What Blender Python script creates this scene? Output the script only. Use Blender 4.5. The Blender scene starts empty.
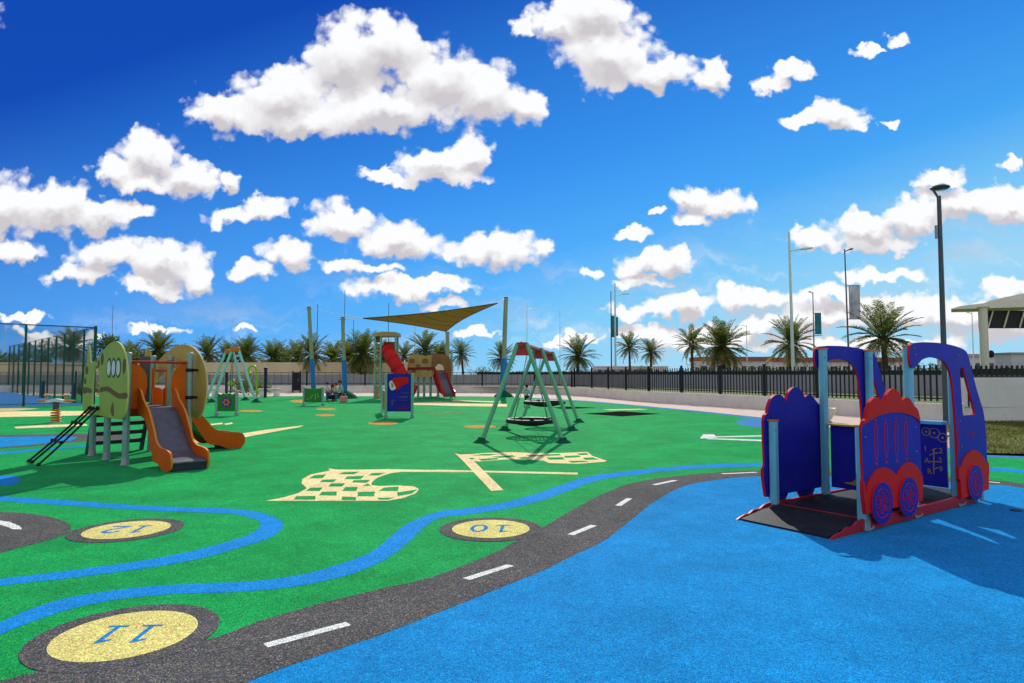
import bpy, math, random
from mathutils import Vector, Matrix
from mathutils.geometry import tessellate_polygon
R = math.radians
random.seed(7)
sc = bpy.context.scene
COL = sc.collection
# ------------------------------------------------------------------ camera
CAM_H, F, PITCH = 1.55, 660.0, math.atan((374 - 341.5) / 660.0)
cd = bpy.data.cameras.new('Camera'); cam = bpy.data.objects.new('camera', cd); COL.objects.link(cam)
cam.location = (0, 0, CAM_H); cam.rotation_euler = (math.pi / 2 + PITCH, 0, 0)
cd.sensor_width = 36; cd.lens = F / 1024 * 36; cd.clip_start = 0.05; cd.clip_end = 9000
sc.camera = cam
def ray(u, v):
    x, y = (u - 512) / F, -(v - 341.5) / F
    c, s = math.cos(PITCH), math.sin(PITCH)
    return Vector((x, c - y * s, s + y * c))
def G(u, v, z=0.0):
    d = ray(u, v); k = (z - CAM_H) / d.z
    return Vector((d.x * k, d.y * k, z))
def P(u, v, Y):
    d = ray(u, v); k = Y / d.y
    return Vector((d.x * k, Y, CAM_H + d.z * k))
# ------------------------------------------------------------------ materials
def newmat(name):
    m = bpy.data.materials.new(name); m.use_nodes = True
    nt = m.node_tree
    return m, nt, nt.nodes['Principled BSDF']
def N(nt, t, **kw):
    n = nt.nodes.new(t)
    for k, v in kw.items(): setattr(n, k, v)
    return n
def plain(name, col, rough=0.5, metal=0.0, var=0.12, scale=6.0, bump=0.0, bscale=60.0, spec=0.22, dirt=0.0, trans=0.0):
    m, nt, b = newmat(name); L = nt.links.new
    tc = N(nt, 'ShaderNodeTexCoord')
    n1 = N(nt, 'ShaderNodeTexNoise'); n1.inputs['Scale'].default_value = scale; n1.inputs['Detail'].default_value = 6; n1.inputs['Roughness'].default_value = .65
    L(tc.outputs['Object'], n1.inputs['Vector'])
    mp = N(nt, 'ShaderNodeMapRange'); mp.inputs[1].default_value = .3; mp.inputs[2].default_value = .7
    mp.inputs[3].default_value = 1 - var; mp.inputs[4].default_value = 1 + var
    L(n1.outputs['Fac'], mp.inputs[0])
    mul = N(nt, 'ShaderNodeVectorMath', operation='SCALE'); mul.inputs[0].default_value = col[:3]
    L(mp.outputs[0], mul.inputs['Scale'])
    out = mul.outputs[0]
    if dirt:
        n2 = N(nt, 'ShaderNodeTexNoise'); n2.inputs['Scale'].default_value = scale * 2.7; n2.inputs['Detail'].default_value = 8; n2.inputs['Roughness'].default_value = .75
        L(tc.outputs['Object'], n2.inputs['Vector'])
        r = N(nt, 'ShaderNodeMapRange'); r.inputs[1].default_value = .52; r.inputs[2].default_value = .75; r.inputs[4].default_value = dirt
        L(n2.outputs['Fac'], r.inputs[0])
        mx = N(nt, 'ShaderNodeMix', data_type='RGBA'); L(r.outputs[0], mx.inputs['Factor']); L(out, mx.inputs['A'])
        mx.inputs['B'].default_value = (.30, .26, .20, 1); out = mx.outputs['Result']
    L(out, b.inputs['Base Color'])
    mr = N(nt, 'ShaderNodeMapRange'); mr.inputs[3].default_value = max(.04, rough - .1); mr.inputs[4].default_value = min(1, rough + .12)
    L(n1.outputs['Fac'], mr.inputs[0]); L(mr.outputs[0], b.inputs['Roughness'])
    b.inputs['Metallic'].default_value = metal; b.inputs['Specular IOR Level'].default_value = spec
    if bump:
        nb = N(nt, 'ShaderNodeTexNoise'); nb.inputs['Scale'].default_value = bscale; nb.inputs['Detail'].default_value = 4
        L(tc.outputs['Object'], nb.inputs['Vector'])
        bp = N(nt, 'ShaderNodeBump'); bp.inputs['Strength'].default_value = bump; bp.inputs['Distance'].default_value = .01
        L(nb.outputs['Fac'], bp.inputs['Height']); L(bp.outputs[0], b.inputs['Normal'])
    if trans:
        tr = N(nt, 'ShaderNodeBsdfTranslucent'); L(out, tr.inputs['Color'])
        ms = N(nt, 'ShaderNodeMixShader'); ms.inputs[0].default_value = trans
        L(b.outputs[0], ms.inputs[1]); L(tr.outputs[0], ms.inputs[2]); L(ms.outputs[0], nt.nodes['Material Output'].inputs[0])
    return m
def rubber(name, col, fleck, amount=.5, rough=.8, wear=(.9, 1.12), spec=.004, sheen=.10, chroma=.45, grain=(.55, 1.45)):
    """poured rubber crumb: fine granules of two tones, faded patches, a pebbled surface"""
    m, nt, b = newmat(name); L = nt.links.new
    tc = N(nt, 'ShaderNodeTexCoord')
    vo = N(nt, 'ShaderNodeTexVoronoi'); vo.inputs['Scale'].default_value = 170; L(tc.outputs['Object'], vo.inputs['Vector'])
    sep = N(nt, 'ShaderNodeSeparateColor'); L(vo.outputs['Color'], sep.inputs[0])
    f1 = N(nt, 'ShaderNodeMapRange'); f1.inputs[1].default_value = 1 - amount; f1.inputs[2].default_value = 1 - amount + .08; L(sep.outputs[0], f1.inputs[0])
    mx = N(nt, 'ShaderNodeMix', data_type='RGBA'); mx.inputs['A'].default_value = (*col, 1); mx.inputs['B'].default_value = (*fleck, 1)
    L(f1.outputs[0], mx.inputs['Factor'])
    g = N(nt, 'ShaderNodeMapRange'); g.inputs[3].default_value = grain[0]; g.inputs[4].default_value = grain[1]; L(sep.outputs[1], g.inputs[0])
    n2 = N(nt, 'ShaderNodeTexNoise'); n2.inputs['Scale'].default_value = .9; n2.inputs['Detail'].default_value = 7; n2.inputs['Roughness'].default_value = .7; L(tc.outputs['Object'], n2.inputs['Vector'])
    w = N(nt, 'ShaderNodeMapRange'); w.inputs[1].default_value = .32; w.inputs[2].default_value = .68; w.inputs[3].default_value = wear[0]; w.inputs[4].default_value = wear[1]; L(n2.outputs['Fac'], w.inputs[0])
    n3 = N(nt, 'ShaderNodeTexNoise'); n3.inputs['Scale'].default_value = 26; n3.inputs['Detail'].default_value = 5; n3.inputs['Roughness'].default_value = .7; L(tc.outputs['Object'], n3.inputs['Vector'])
    w3 = N(nt, 'ShaderNodeMapRange'); w3.inputs[1].default_value = .3; w3.inputs[2].default_value = .7; w3.inputs[3].default_value = .84; w3.inputs[4].default_value = 1.16; L(n3.outputs['Fac'], w3.inputs[0])
    a = N(nt, 'ShaderNodeMath', operation='MULTIPLY'); L(g.outputs[0], a.inputs[0]); L(w.outputs[0], a.inputs[1])
    a2 = N(nt, 'ShaderNodeMath', operation='MULTIPLY'); L(a.outputs[0], a2.inputs[0]); L(w3.outputs[0], a2.inputs[1])
    n5 = N(nt, 'ShaderNodeTexNoise'); n5.inputs['Scale'].default_value = 4.5; n5.inputs['Detail'].default_value = 6; n5.inputs['Roughness'].default_value = .65; n5.inputs['Distortion'].default_value = .6; L(tc.outputs['Object'], n5.inputs['Vector'])
    w5 = N(nt, 'ShaderNodeMapRange'); w5.inputs[1].default_value = .3; w5.inputs[2].default_value = .7; w5.inputs[3].default_value = .88; w5.inputs[4].default_value = 1.12; L(n5.outputs['Fac'], w5.inputs[0])
    a3 = N(nt, 'ShaderNodeMath', operation='MULTIPLY'); L(a2.outputs[0], a3.inputs[0]); L(w5.outputs[0], a3.inputs[1])
    ch_ = N(nt, 'ShaderNodeVectorMath', operation='MULTIPLY_ADD'); L(vo.outputs['Color'], ch_.inputs[0]); ch_.inputs[1].default_value = (chroma,) * 3; ch_.inputs[2].default_value = (1 - chroma / 2,) * 3
    cm_ = N(nt, 'ShaderNodeVectorMath', operation='MULTIPLY'); L(mx.outputs['Result'], cm_.inputs[0]); L(ch_.outputs[0], cm_.inputs[1])
    s = N(nt, 'ShaderNodeVectorMath', operation='SCALE'); L(cm_.outputs[0], s.inputs[0]); L(a3.outputs[0], s.inputs['Scale'])
    L(s.outputs[0], b.inputs['Base Color']); b.inputs['Roughness'].default_value = .72; b.inputs['Specular IOR Level'].default_value = spec; b.inputs['Sheen Weight'].default_value = sheen; b.inputs['Sheen Roughness'].default_value = .45; b.inputs['Sheen Tint'].default_value = (min(1, col[0] * 1.5 + .35), min(1, col[1] + .6), min(1, col[2] + .45), 1)
    bp = N(nt, 'ShaderNodeBump'); bp.inputs['Strength'].default_value = .55; bp.inputs['Distance'].default_value = .003
    L(vo.outputs['Distance'], bp.inputs['Height']); L(bp.outputs[0], b.inputs['Normal'])
    return m
M = {}
M['green_rubber'] = rubber('green rubber', (.001, .258, .068), (.03, .32, .025), .2, wear=(.74, 1.24))
M['blue_rubber'] = rubber('blue rubber', (.003, .180, .47), (.010, .26, .56), .35, wear=(.82, 1.16), chroma=.25, grain=(.66, 1.34))
M['stripe_rubber'] = rubber('stripe rubber', (.005, .19, .54), (.012, .24, .60), .3, wear=(.9, 1.1), chroma=.25)
M['road_rubber'] = rubber('road rubber', (.064, .064, .070), (.19, .175, .15), .22, wear=(.82, 1.18), chroma=.5, grain=(.6, 1.4), sheen=.05)
M['yellow_rubber'] = rubber('yellow rubber', (.60, .51, .14), (.66, .58, .24), .4, wear=(.92, 1.06))
M['cream_rubber'] = rubber('cream rubber', (.78, .62, .31), (.70, .50, .24), .3)
M['white_rubber'] = rubber('white rubber', (.66, .66, .62), (.5, .5, .48), .3)
M['orange_rubber'] = rubber('orange rubber', (.55, .19, .03), (.50, .30, .05), .3)
M['brown_rubber'] = rubber('brown rubber', (.12, .13, .04), (.2, .1, .05), .3)
M['number_rubber'] = rubber('number rubber', (.01, .17, .42), (.02, .24, .5), .3)
M['court_rubber'] = rubber('court rubber', (.05, .16, .42), (.05, .2, .5), .3)
M['tan_rubber'] = rubber('tan rubber', (.50, .36, .20), (.45, .33, .2), .3)
M['black_mat'] = rubber('black mat', (.012, .012, .013), (.03, .03, .03), .1, spec=0.0, sheen=0.0)
M['rim_mat'] = rubber('rim mat', (.05, .08, .07), (.06, .06, .06), .2, spec=0.0, sheen=0.0)
M['sand'] = plain('sand', (.42, .33, .23), .95, var=.2, scale=.4, bump=.4, bscale=20)
M['paving'] = plain('paving', (.52, .40, .33), .9, var=.12, scale=2, bump=.2, bscale=40)
M['soil_grass'] = plain('lawn base', (.09, .12, .022), .95, var=.45, scale=1.2, bump=.6, bscale=30)
M['blade'] = plain('grass blade', (.15, .155, .028), .6, var=.55, scale=2.5, trans=.35)
M['lowwall'] = plain('low wall plaster', (.74, .69, .57), .9, var=.1, scale=1.4, bump=.2, dirt=.25)
M['whitewall'] = plain('white wall plaster', (.70, .68, .60), .9, var=.07, scale=1.2, bump=.15, dirt=.18)
M['greywall'] = plain('grey wall', (.33, .32, .31), .9, var=.14, scale=.8, dirt=.2)
M['tanwall'] = plain('tan wall', (.80, .60, .36), .9, var=.12, scale=.5, dirt=.15)
M['fence_dark'] = plain('dark fence paint', (.012, .014, .018), .45, var=.2, scale=8)
M['fence_green'] = plain('green fence coat', (.012, .07, .045), .4, var=.2, scale=6)
M['navy_face'] = plain('navy board', (.021, .022, .30), .42, spec=.07, var=.14, scale=3, bump=.05, bscale=220, dirt=.05)
M['red_edge'] = plain('red board', (.60, .014, .010), .45, spec=.07, var=.1, scale=4, bump=.05, bscale=220, dirt=.05)
M['beam_red'] = plain('dark red beam', (.36, .012, .018), .4, var=.15, scale=4, dirt=.1)
M['teal_post'] = plain('teal post', (.17, .46, .52), .4, metal=.1, var=.08, scale=5, dirt=.08)
M['orange_cap'] = plain('orange cap', (.62, .17, .02), .4)
M['yellow_edge'] = plain('yellow board', (.62, .40, .02), .4)
M['gold_line'] = plain('gold engraving', (.42, .26, .03), .5)
M['sky_board'] = plain('pale blue board', (.10, .42, .66), .35)
M['black_deck'] = plain('black deck rubber', (.016, .018, .021), .6, spec=.1, var=.3, scale=5, bump=.35, bscale=90, dirt=.12)
M['black'] = plain('black rubber', (.012, .012, .013), .55, var=.2)
M['steel'] = plain('galvanised steel', (.30, .33, .33), .55, metal=.35, spec=.1, var=.15, scale=8)
M['swing_green'] = plain('green swing paint', (.15, .40, .24), .35, metal=.2, var=.08, scale=4, dirt=.15)
M['foot_green'] = plain('dark green foot', (.01, .10, .045), .8, spec=.02)
M['red_bar'] = plain('red steel', (.42, .03, .028), .4, var=.15, dirt=.1)
M['chain'] = plain('chain steel', (.10, .10, .10), .4, metal=.7)
M['lime'] = plain('lime board', (.33, .375, .05), .45, var=.1, scale=3, dirt=.06)
M['lime_edge'] = plain('lime edge', (.52, .56, .16), .5)
M['brown'] = plain('brown board', (.15, .075, .02), .5)
M['orange'] = plain('orange board', (.62, .105, .006), .45, spec=.08, var=.1, scale=3, dirt=.04)
M['orange_edge'] = plain('orange edge', (.72, .22, .015), .45)
M['tan_board'] = plain('ochre board', (.48, .31, .06), .45, var=.12, scale=3)
M['tan_edge'] = plain('ochre edge', (.6, .48, .22), .5)
M['darkred'] = plain('maroon board', (.22, .012, .012), .5)
M['grey_post'] = plain('grey green post', (.24, .36, .34), .4, metal=.3, var=.08, dirt=.08)
M['chute'] = plain('brushed steel chute', (.115, .115, .135), .4, metal=.35, var=.2, scale=7)
M['slat'] = plain('dark slat', (.03, .045, .055), .6)
M['eye_white'] = plain('eye white', (.66, .68, .64), .5)
M['eye_grey'] = plain('eye grey', (.07, .08, .08), .6)
M['panel_green'] = plain('green board', (.02, .20, .025), .45, var=.15)
M['purple'] = plain('purple disc', (.10, .03, .28), .45)
M['slide_red'] = plain('red slide plastic', (.55, .014, .010), .35, spec=.12, var=.1, scale=2, dirt=.06)
M['play_tan'] = plain('tan play board', (.42, .27, .09), .5, var=.2, scale=2)
M['play_brown'] = plain('brown play board', (.24, .10, .03), .5, var=.25, scale=2)
M['play_post'] = plain('playset post', (.22, .42, .30), .4, metal=.2)
M['mast_top'] = plain('olive mast paint', (.27, .31, .18), .45, var=.12, scale=1.5)
M['mast_blue'] = plain('blue mast padding', (.02, .17, .46), .5, var=.12, scale=1.5)
M['sail'] = plain('olive sail cloth', (.17, .115, .016), .85, var=.08, scale=2, trans=.26)
M['cable'] = plain('white cable', (.7, .72, .72), .4)
M['lamp_dark'] = plain('dark lamp paint', (.075, .095, .10), .45, metal=.3)
M['lamp_pale'] = plain('pale lamp paint', (.62, .74, .62), .45)
M['banner_white'] = plain('pale banner', (.45, .45, .48), .7, var=.45, scale=1.1)
M['banner_teal'] = plain('teal banner', (.02, .19, .24), .7, var=.3, scale=1.3)
M['frond'] = plain('palm frond', (.125, .16, .028), .5, var=.4, scale=1.3, trans=.5)
M['frond_dry'] = plain('dry palm frond', (.34, .27, .10), .7, var=.3, scale=2, trans=.45)
M['trunk'] = plain('palm trunk', (.10, .065, .04), .95, var=.45, scale=7, bump=.8, bscale=14)
M['leaf'] = plain('tree leaf', (.10, .15, .03), .55, var=.4, scale=1.0, trans=.4)
M['hedge'] = plain('hedge leaf', (.028, .055, .014), .6, var=.5, scale=1.2, trans=.2)
M['cream'] = plain('cream roof skin', (.72, .68, .52), .5, var=.06, dirt=.06)
M['column'] = plain('cream column', (.62, .62, .44), .5, var=.06)
M['louvre'] = plain('dark louvre', (.02, .02, .02), .5)
M['bld_wall'] = plain('pale far wall', (.55, .54, .52), .9)
M['bld_red'] = plain('red brown far roof', (.26, .10, .075), .8)
M['glass'] = plain('far window glass', (.04, .06, .08), .1)
M['concrete'] = plain('pale concrete', (.55, .53, .48), .85, var=.1, scale=3, bump=.2)
M['bowl'] = plain('cream plastic', (.62, .60, .46), .35)
M['arch_lime'] = plain('lime pipe paint', (.30, .50, .03), .35)
M['navy_post'] = plain('navy post paint', (.012, .02, .05), .4)
M['skin'] = plain('skin', (.36, .2, .13), .55)
M['hair'] = plain('dark hair', (.016, .011, .009), .8, spec=.05)
M['hair_red'] = plain('auburn hair', (.10, .03, .014), .8, spec=.05)
M['shirt_white'] = plain('white shirt', (.62, .62, .62), .85)
M['shirt_brown'] = plain('brown print shirt', (.30, .17, .13), .85, var=.6, scale=18)
M['shirt_yellow'] = plain('yellow shirt', (.62, .45, .03), .85)
M['shirt_teal'] = plain('teal shirt', (.22, .48, .50), .85, var=.3, scale=8)
M['jeans'] = plain('blue jeans', (.05, .12, .30), .85)
M['dark_cloth'] = plain('dark trousers', (.015, .015, .022), .85)
M['pink'] = plain('pink cloth', (.62, .22, .20), .8)
# ------------------------------------------------------------------ mesh builder
def rotz(a): return Matrix.Rotation(a, 3, 'Z')
class MB:
    def __init__(s): s.v, s.f, s.m, s.s = [], [], [], []
    def add(s, vs, fs, mi=0, sm=False):
        o = len(s.v); s.v += [tuple(v) for v in vs]
        for f in fs: s.f.append([o + i for i in f]); s.m.append(mi); s.s.append(sm)
        return s
    def box(s, c, size, rot=None, mi=0):
        c = Vector(c); h = Vector(size) / 2; vs = []
        for z in (-1, 1):
            for x, y in ((-1, -1), (1, -1), (1, 1), (-1, 1)):
                p = Vector((x * h.x, y * h.y, z * h.z)); vs.append(c + (rot @ p if rot else p))
        return s.add(vs, [(3, 2, 1, 0), (4, 5, 6, 7), (0, 1, 5, 4), (1, 2, 6, 5), (2, 3, 7, 6), (3, 0, 4, 7)], mi)
    def beam(s, a, b, w, h, mi=0):
        a, b = Vector(a), Vector(b); d = b - a; q = d.to_track_quat('X', 'Z').to_matrix()
        return s.box((a + b) / 2, (d.length, w, h), q, mi)
    def tube(s, pts, r, n=10, mi=0, cap=True, sm=True, closed=False):
        pts = [Vector(p) for p in pts]; k = len(pts); rs = r if isinstance(r, (list, tuple)) else [r] * k
        vs, fs = [], []; ref = None
        for i, p in enumerate(pts):
            if closed: t = pts[(i + 1) % k] - pts[i - 1]
            else: t = pts[min(i + 1, k - 1)] - pts[max(i - 1, 0)]
            t.normalize()
            if ref is None:
                ref = Vector((0, 0, 1)) if abs(t.z) < .9 else Vector((1, 0, 0))
            a = (ref - t * ref.dot(t)).normalized(); b = t.cross(a); ref = a
            for j in range(n):
                g = 2 * math.pi * j / n; vs.append(p + (a * math.cos(g) + b * math.sin(g)) * rs[i])
        for i in range(k if closed else k - 1):
            for j in range(n):
                i2 = (i + 1) % k
                fs.append((i * n + j, i * n + (j + 1) % n, i2 * n + (j + 1) % n, i2 * n + j))
        s.add(vs, fs, mi, sm)
        if cap and not closed:
            s.add(vs[:n][::-1], [tuple(range(n))], mi); s.add(vs[-n:], [tuple(range(n))], mi)
        return s
    def lathe(s, prof, c=(0, 0, 0), n=20, mi=0, sm=True):
        vs, fs = [], []; c = Vector(c)
        for r, z in prof:
            for j in range(n):
                g = 2 * math.pi * j / n; vs.append(c + Vector((r * math.cos(g), r * math.sin(g), z)))
        for i in range(len(prof) - 1):
            for j in range(n): fs.append((i * n + j, i * n + (j + 1) % n, (i + 1) * n + (j + 1) % n, (i + 1) * n + j))
        return s.add(vs, fs, mi, sm)
    def ball(s, c, r, n=14, mi=0, rot=None):
        r = Vector(r if isinstance(r, (tuple, list)) else (r, r, r)); c = Vector(c); vs, fs = [], []; m = n // 2
        for i in range(m + 1):
            t = math.pi * i / m
            for j in range(n):
                g = 2 * math.pi * j / n; p = Vector((r.x * math.sin(t) * math.cos(g), r.y * math.sin(t) * math.sin(g), r.z * math.cos(t)))
                vs.append(c + (rot @ p if rot else p))
        for i in range(m):
            for j in range(n): fs.append((i * n + j, (i + 1) * n + j, (i + 1) * n + (j + 1) % n, i * n + (j + 1) % n))
        return s.add(vs, fs, mi, True)
    def prism(s, outer, th, fr, holes=(), mf=0, me=1, off=0.0):
        """flat board cut to an outline; fr = (origin, x axis, y axis); th thickness along the normal"""
        o, ex, ey = (Vector(a) for a in fr); en = ex.cross(ey).normalized()
        loops = [list(outer)] + [list(h) for h in holes]
        tri = tessellate_polygon([[Vector((p[0], p[1], 0)) for p in l] for l in loops])
        flat = [p for l in loops for p in l]; n = len(flat)
        P0 = [o + ex * p[0] + ey * p[1] + en * (off - th / 2) for p in flat]
        P1 = [o + ex * p[0] + ey * p[1] + en * (off + th / 2) for p in flat]
        def ar(t): a, b, c = (flat[i] for i in t); return (b[0] - a[0]) * (c[1] - a[1]) - (b[1] - a[1]) * (c[0] - a[0])
        up = [t if ar(t) > 0 else t[::-1] for t in tri]
        s.add(P1, up, mf); s.add(P0, [t[::-1] for t in up], mf)
        k = 0
        for li, l in enumerate(loops):
            m = len(l); A = sum(l[i][0] * l[(i + 1) % m][1] - l[(i + 1) % m][0] * l[i][1] for i in range(m))
            ccw = (A > 0) == (li == 0)
            vs = P0[k:k + m] + P1[k:k + m]
            fs = [((i, (i + 1) % m, m + (i + 1) % m, m + i) if ccw else (m + i, m + (i + 1) % m, (i + 1) % m, i)) for i in range(m)]
            s.add(vs, fs, me); k += m
        return s
    def sheet(s, pts, z=None, mi=0):
        if z is not None and 0 < z < .025: z *= .3
        pts = [Vector((p[0], p[1], z if z is not None else p[2])) for p in pts]
        tri = tessellate_polygon([[Vector((p.x, p.y, 0)) for p in pts]])
        def ar(t): a, b, c = (pts[i] for i in t); return (b.x - a.x) * (c.y - a.y) - (b.y - a.y) * (c.x - a.x)
        return s.add(pts, [t if ar(t) > 0 else t[::-1] for t in tri], mi)
    def build(s, name, mats, parent=None, bevel=0.0, loc=None):
        me = bpy.data.meshes.new(name); me.from_pydata(s.v, [], s.f); me.update()
        for m in (mats if isinstance(mats, (list, tuple)) else [mats]): me.materials.append(M[m] if isinstance(m, str) else m)
        me.polygons.foreach_set('material_index', s.m); me.polygons.foreach_set('use_smooth', s.s)
        o = bpy.data.objects.new(name, me); COL.objects.link(o)
        if parent: o.parent = parent
        if loc is not None: o.location = loc
        if bevel:
            b = o.modifiers.new('bevel', 'BEVEL'); b.width = bevel; b.segments = 2; b.limit_method = 'ANGLE'; b.angle_limit = R(50)
        return o
def cr(pts, n=6, closed=True):
    """smooth curve through points"""
    k = len(pts); out = []; pts = [Vector((p[0], p[1])) for p in pts]
    for i in range(k if closed else k - 1):
        if closed: a, b, c, d = pts[i - 1], pts[i], pts[(i + 1) % k], pts[(i + 2) % k]
        else: a, b, c, d = pts[max(i - 1, 0)], pts[i], pts[i + 1], pts[min(i + 2, k - 1)]
        for j in range(n):
            t = j / n
            out.append(.5 * ((2 * b) + (c - a) * t + (2 * a - 5 * b + 4 * c - d) * t * t + (3 * b - a - 3 * c + d) * t ** 3))
    if not closed: out.append(pts[-1])
    return [(p.x, p.y) for p in out]
def ell(cx, cy, rx, ry, n=28, a0=0): return [(cx + rx * math.cos(a0 + 2 * math.pi * i / n), cy + ry * math.sin(a0 + 2 * math.pi * i / n)) for i in range(n)]
def tag(o, label=None, cat=None, group=None, kind=None):
    if label: o['label'] = label
    if cat: o['category'] = cat
    if group: o['group'] = group
    if kind: o['kind'] = kind
    return o
def thing(name, label, cat, loc=(0, 0, 0), rz=0, group=None):
    o = bpy.data.objects.new(name, None); COL.objects.link(o); o.location = loc; o.rotation_euler = (0, 0, rz); o.empty_display_size = .3
    return tag(o, label, cat, group, 'thing')
def copy_tree(o, parent=None):
    c = o.copy(); COL.objects.link(c)
    if parent: c.parent = parent
    for ch in list(o.children): copy_tree(ch, c)
    return c
def glyphs(text, size, align='CENTER'):
    cu = bpy.data.curves.new('glyphs', 'FONT'); cu.body = text; cu.size = size; cu.align_x = align; cu.align_y = 'CENTER'
    t = bpy.data.objects.new('glyphs', cu); COL.objects.link(t); bpy.context.view_layer.update()
    me = bpy.data.meshes.new_from_object(t.evaluated_get(bpy.context.evaluated_depsgraph_get()))
    vs = [v.co.copy() for v in me.vertices]; fs = [list(p.vertices) for p in me.polygons]
    bpy.data.objects.remove(t); bpy.data.curves.remove(cu); bpy.data.meshes.remove(me)
    return vs, fs
def structure(mb, name, mat): return tag(mb.build(name, mat), kind='structure')
# ------------------------------------------------------------------ ground
structure(MB().sheet([(-2500, -600), (2500, -600), (2500, 5000), (-2500, 5000)], -.05), 'ground', 'sand')
far_edge = [G(*p) for p in ((985, 455), (930, 444), (860, 432), (800, 422.5), (757, 417), (700, 411), (640, 405.5), (590, 401), (540, 398), (480, 396.3), (300, 396), (215, 396.5))]
surf = [(-60, -8), (30, -8), (30, 10.5), G(1060, 457.5)] + far_edge + [(-22, 44), (-70, 60)]
structure(MB().sheet(surf, 0), 'playground_surface', 'green_rubber')
edge_pts = far_edge[:9]
def ribbon(pts, w0, w1, z):
    """strip between two sides of a ground polyline"""
    mb = MB(); L_, R_ = [], []
    for i, p in enumerate(pts):
        t = Vector(pts[min(i + 1, len(pts) - 1)][:2]) - Vector(pts[max(i - 1, 0)][:2]); t.normalize(); n = Vector((-t.y, t.x))
        L_.append(Vector(p[:2]) + n * w0); R_.append(Vector(p[:2]) + n * w1)
    return mb.sheet([(q.x, q.y) for q in L_] + [(q.x, q.y) for q in R_[::-1]], z)
structure(ribbon([G(1100, 458.5), G(1040, 457)] + edge_pts, .0, .45, .004), 'edge_strip', 'court_rubber')
structure(MB().sheet([(-60, 38), (-22, 40), (3, 38), (9, 20), (16, 10), (30, 8), (30, 23), (16, 24), (8, 40), (5, 50), (0, 56), (-70, 58)], -.012), 'path', 'paving')
WR = random.Random(3)
def wobble(p):
    """granule-rough edge: inlaid rubber is cut by hand"""
    out = []
    for i, a in enumerate(p):
        a = Vector((a[0], a[1], 0)); b = Vector((p[(i + 1) % len(p)][0], p[(i + 1) % len(p)][1], 0)); d = (b - a).length
        near = min(a.length, b.length); n = max(1, min(60, int(d / .03))) if near < 9 and d < 3 else 1
        for k in range(n):
            q = a.lerp(b, k / n)
            if near < 9: q = q + Vector((WR.gauss(0, .0028), WR.gauss(0, .0028), 0))
            out.append(q)
    return out
def px_sheet(px, z, smooth=0, closed=True):
    p = [G(*q) for q in (cr(px, smooth, closed) if smooth else px)]
    return MB().sheet(wobble(p), z)
# blue floor right of the road
road_lo = [(100, 735), (170, 711), (245, 683), (300, 662), (375, 637), (440, 612), (500, 588), (542, 571), (572, 556), (602, 542), (622, 527), (637, 515), (657, 500), (682, 487), (712, 480.5), (757, 476.5), (850, 477), (988, 484.5), (1024, 488), (1100, 497)]
road_hi = [(1100, 491), (1024, 484), (988, 480), (850, 472), (757, 470.5), (722, 472), (677, 476), (637, 482), (612, 490), (587, 502), (562, 516), (542, 528), (527, 535), (500, 550), (465, 565), (425, 579), (380, 589), (320, 604), (260, 621), (220, 636), (150, 655), (45, 670), (-60, 700)]
lo = cr(road_lo, 5, False); hi = cr(road_hi, 5, False)
structure(MB().sheet([G(*p) for p in lo] + [(26, 9), (26, -7), (-2, -7), (-2.6, 1)], .004), 'blue_floor', 'blue_rubber')
structure(MB().sheet(wobble([G(*p) for p in lo] + [G(*p) for p in hi] + [(-4.6, 2.2), (-3.5, 1.2)]), .008), 'road', 'road_rubber')
road_left = cr([(-60, 509), (0, 512), (23, 513), (44, 516), (61, 520), (70, 525), (70, 531), (59, 537), (38, 543), (18, 548), (0, 553), (-60, 566)], 5, False)
structure(px_sheet(road_left, .008), 'road_spur', 'road_rubber')
def dash(a, b, w, name='road_dash'):
    A, B = G(*a), G(*b); t = (B - A).normalized(); n = Vector((-t.y, t.x, 0)) * w / 2
    structure(MB().sheet([A + n, B + n, B - n, A - n], .012), name, 'white_rubber')
for a, b in (((265.5, 646), (348.5, 624)), ((466, 579.5), (510.5, 565.5)), ((570.5, 535), (594, 525.5)), ((618, 506), (629.5, 498.5)), ((654, 485), (675.5, 480.5)), ((722, 474), (757, 472.4)), ((988, 482), (1000, 483))): dash(a, b, .072)
structure(px_sheet([(-20, 519.5), (0, 520.8), (10, 522.3), (20, 526.5), (22, 529.6), (13, 529.6), (6, 526.8), (0, 525), (-20, 523)], .012), 'road_dash', 'white_rubber')
z1 = lambda l: [(x / 2, 460 + y / 2) for x, y in l]
z2 = lambda l: [(512 + x / 2, 460 + y / 2) for x, y in l]
z3 = lambda l: [(250 + x / 2.626, 380 + y / 2.626) for x, y in l]
up = [(-70, 660)] + z1([(0, 325), (100, 285), (200, 265), (300, 253), (400, 247), (500, 243), (600, 230), (680, 208), (740, 185), (780, 155), (815, 127)]) + z3([(490, 347), (560, 338), (650, 325), (730, 305), (800, 282), (870, 258), (940, 245), (1024, 236)]) + z2([(280, 17), (370, 10), (490, 6)]) + [(850, 463), (988, 467.5), (1024, 469.5), (1100, 474)]
dn = [(-70, 672)] + z1([(0, 350), (80, 318), (160, 293), (250, 277), (350, 268), (450, 265), (550, 258), (640, 244), (720, 222), (780, 193), (822, 160), (848, 135)]) + z3([(500, 362), (580, 352), (680, 337), (760, 318), (830, 293), (900, 268), (960, 255), (1024, 248)]) + z2([(290, 24), (380, 16.5), (490, 12.5)]) + [(850, 465.5), (988, 470.5), (1024, 473), (1100, 478)]
structure(px_sheet(cr(up, 5, False) + cr(dn, 5, False)[::-1], .004), 'blue_stripe', 'stripe_rubber')
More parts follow.
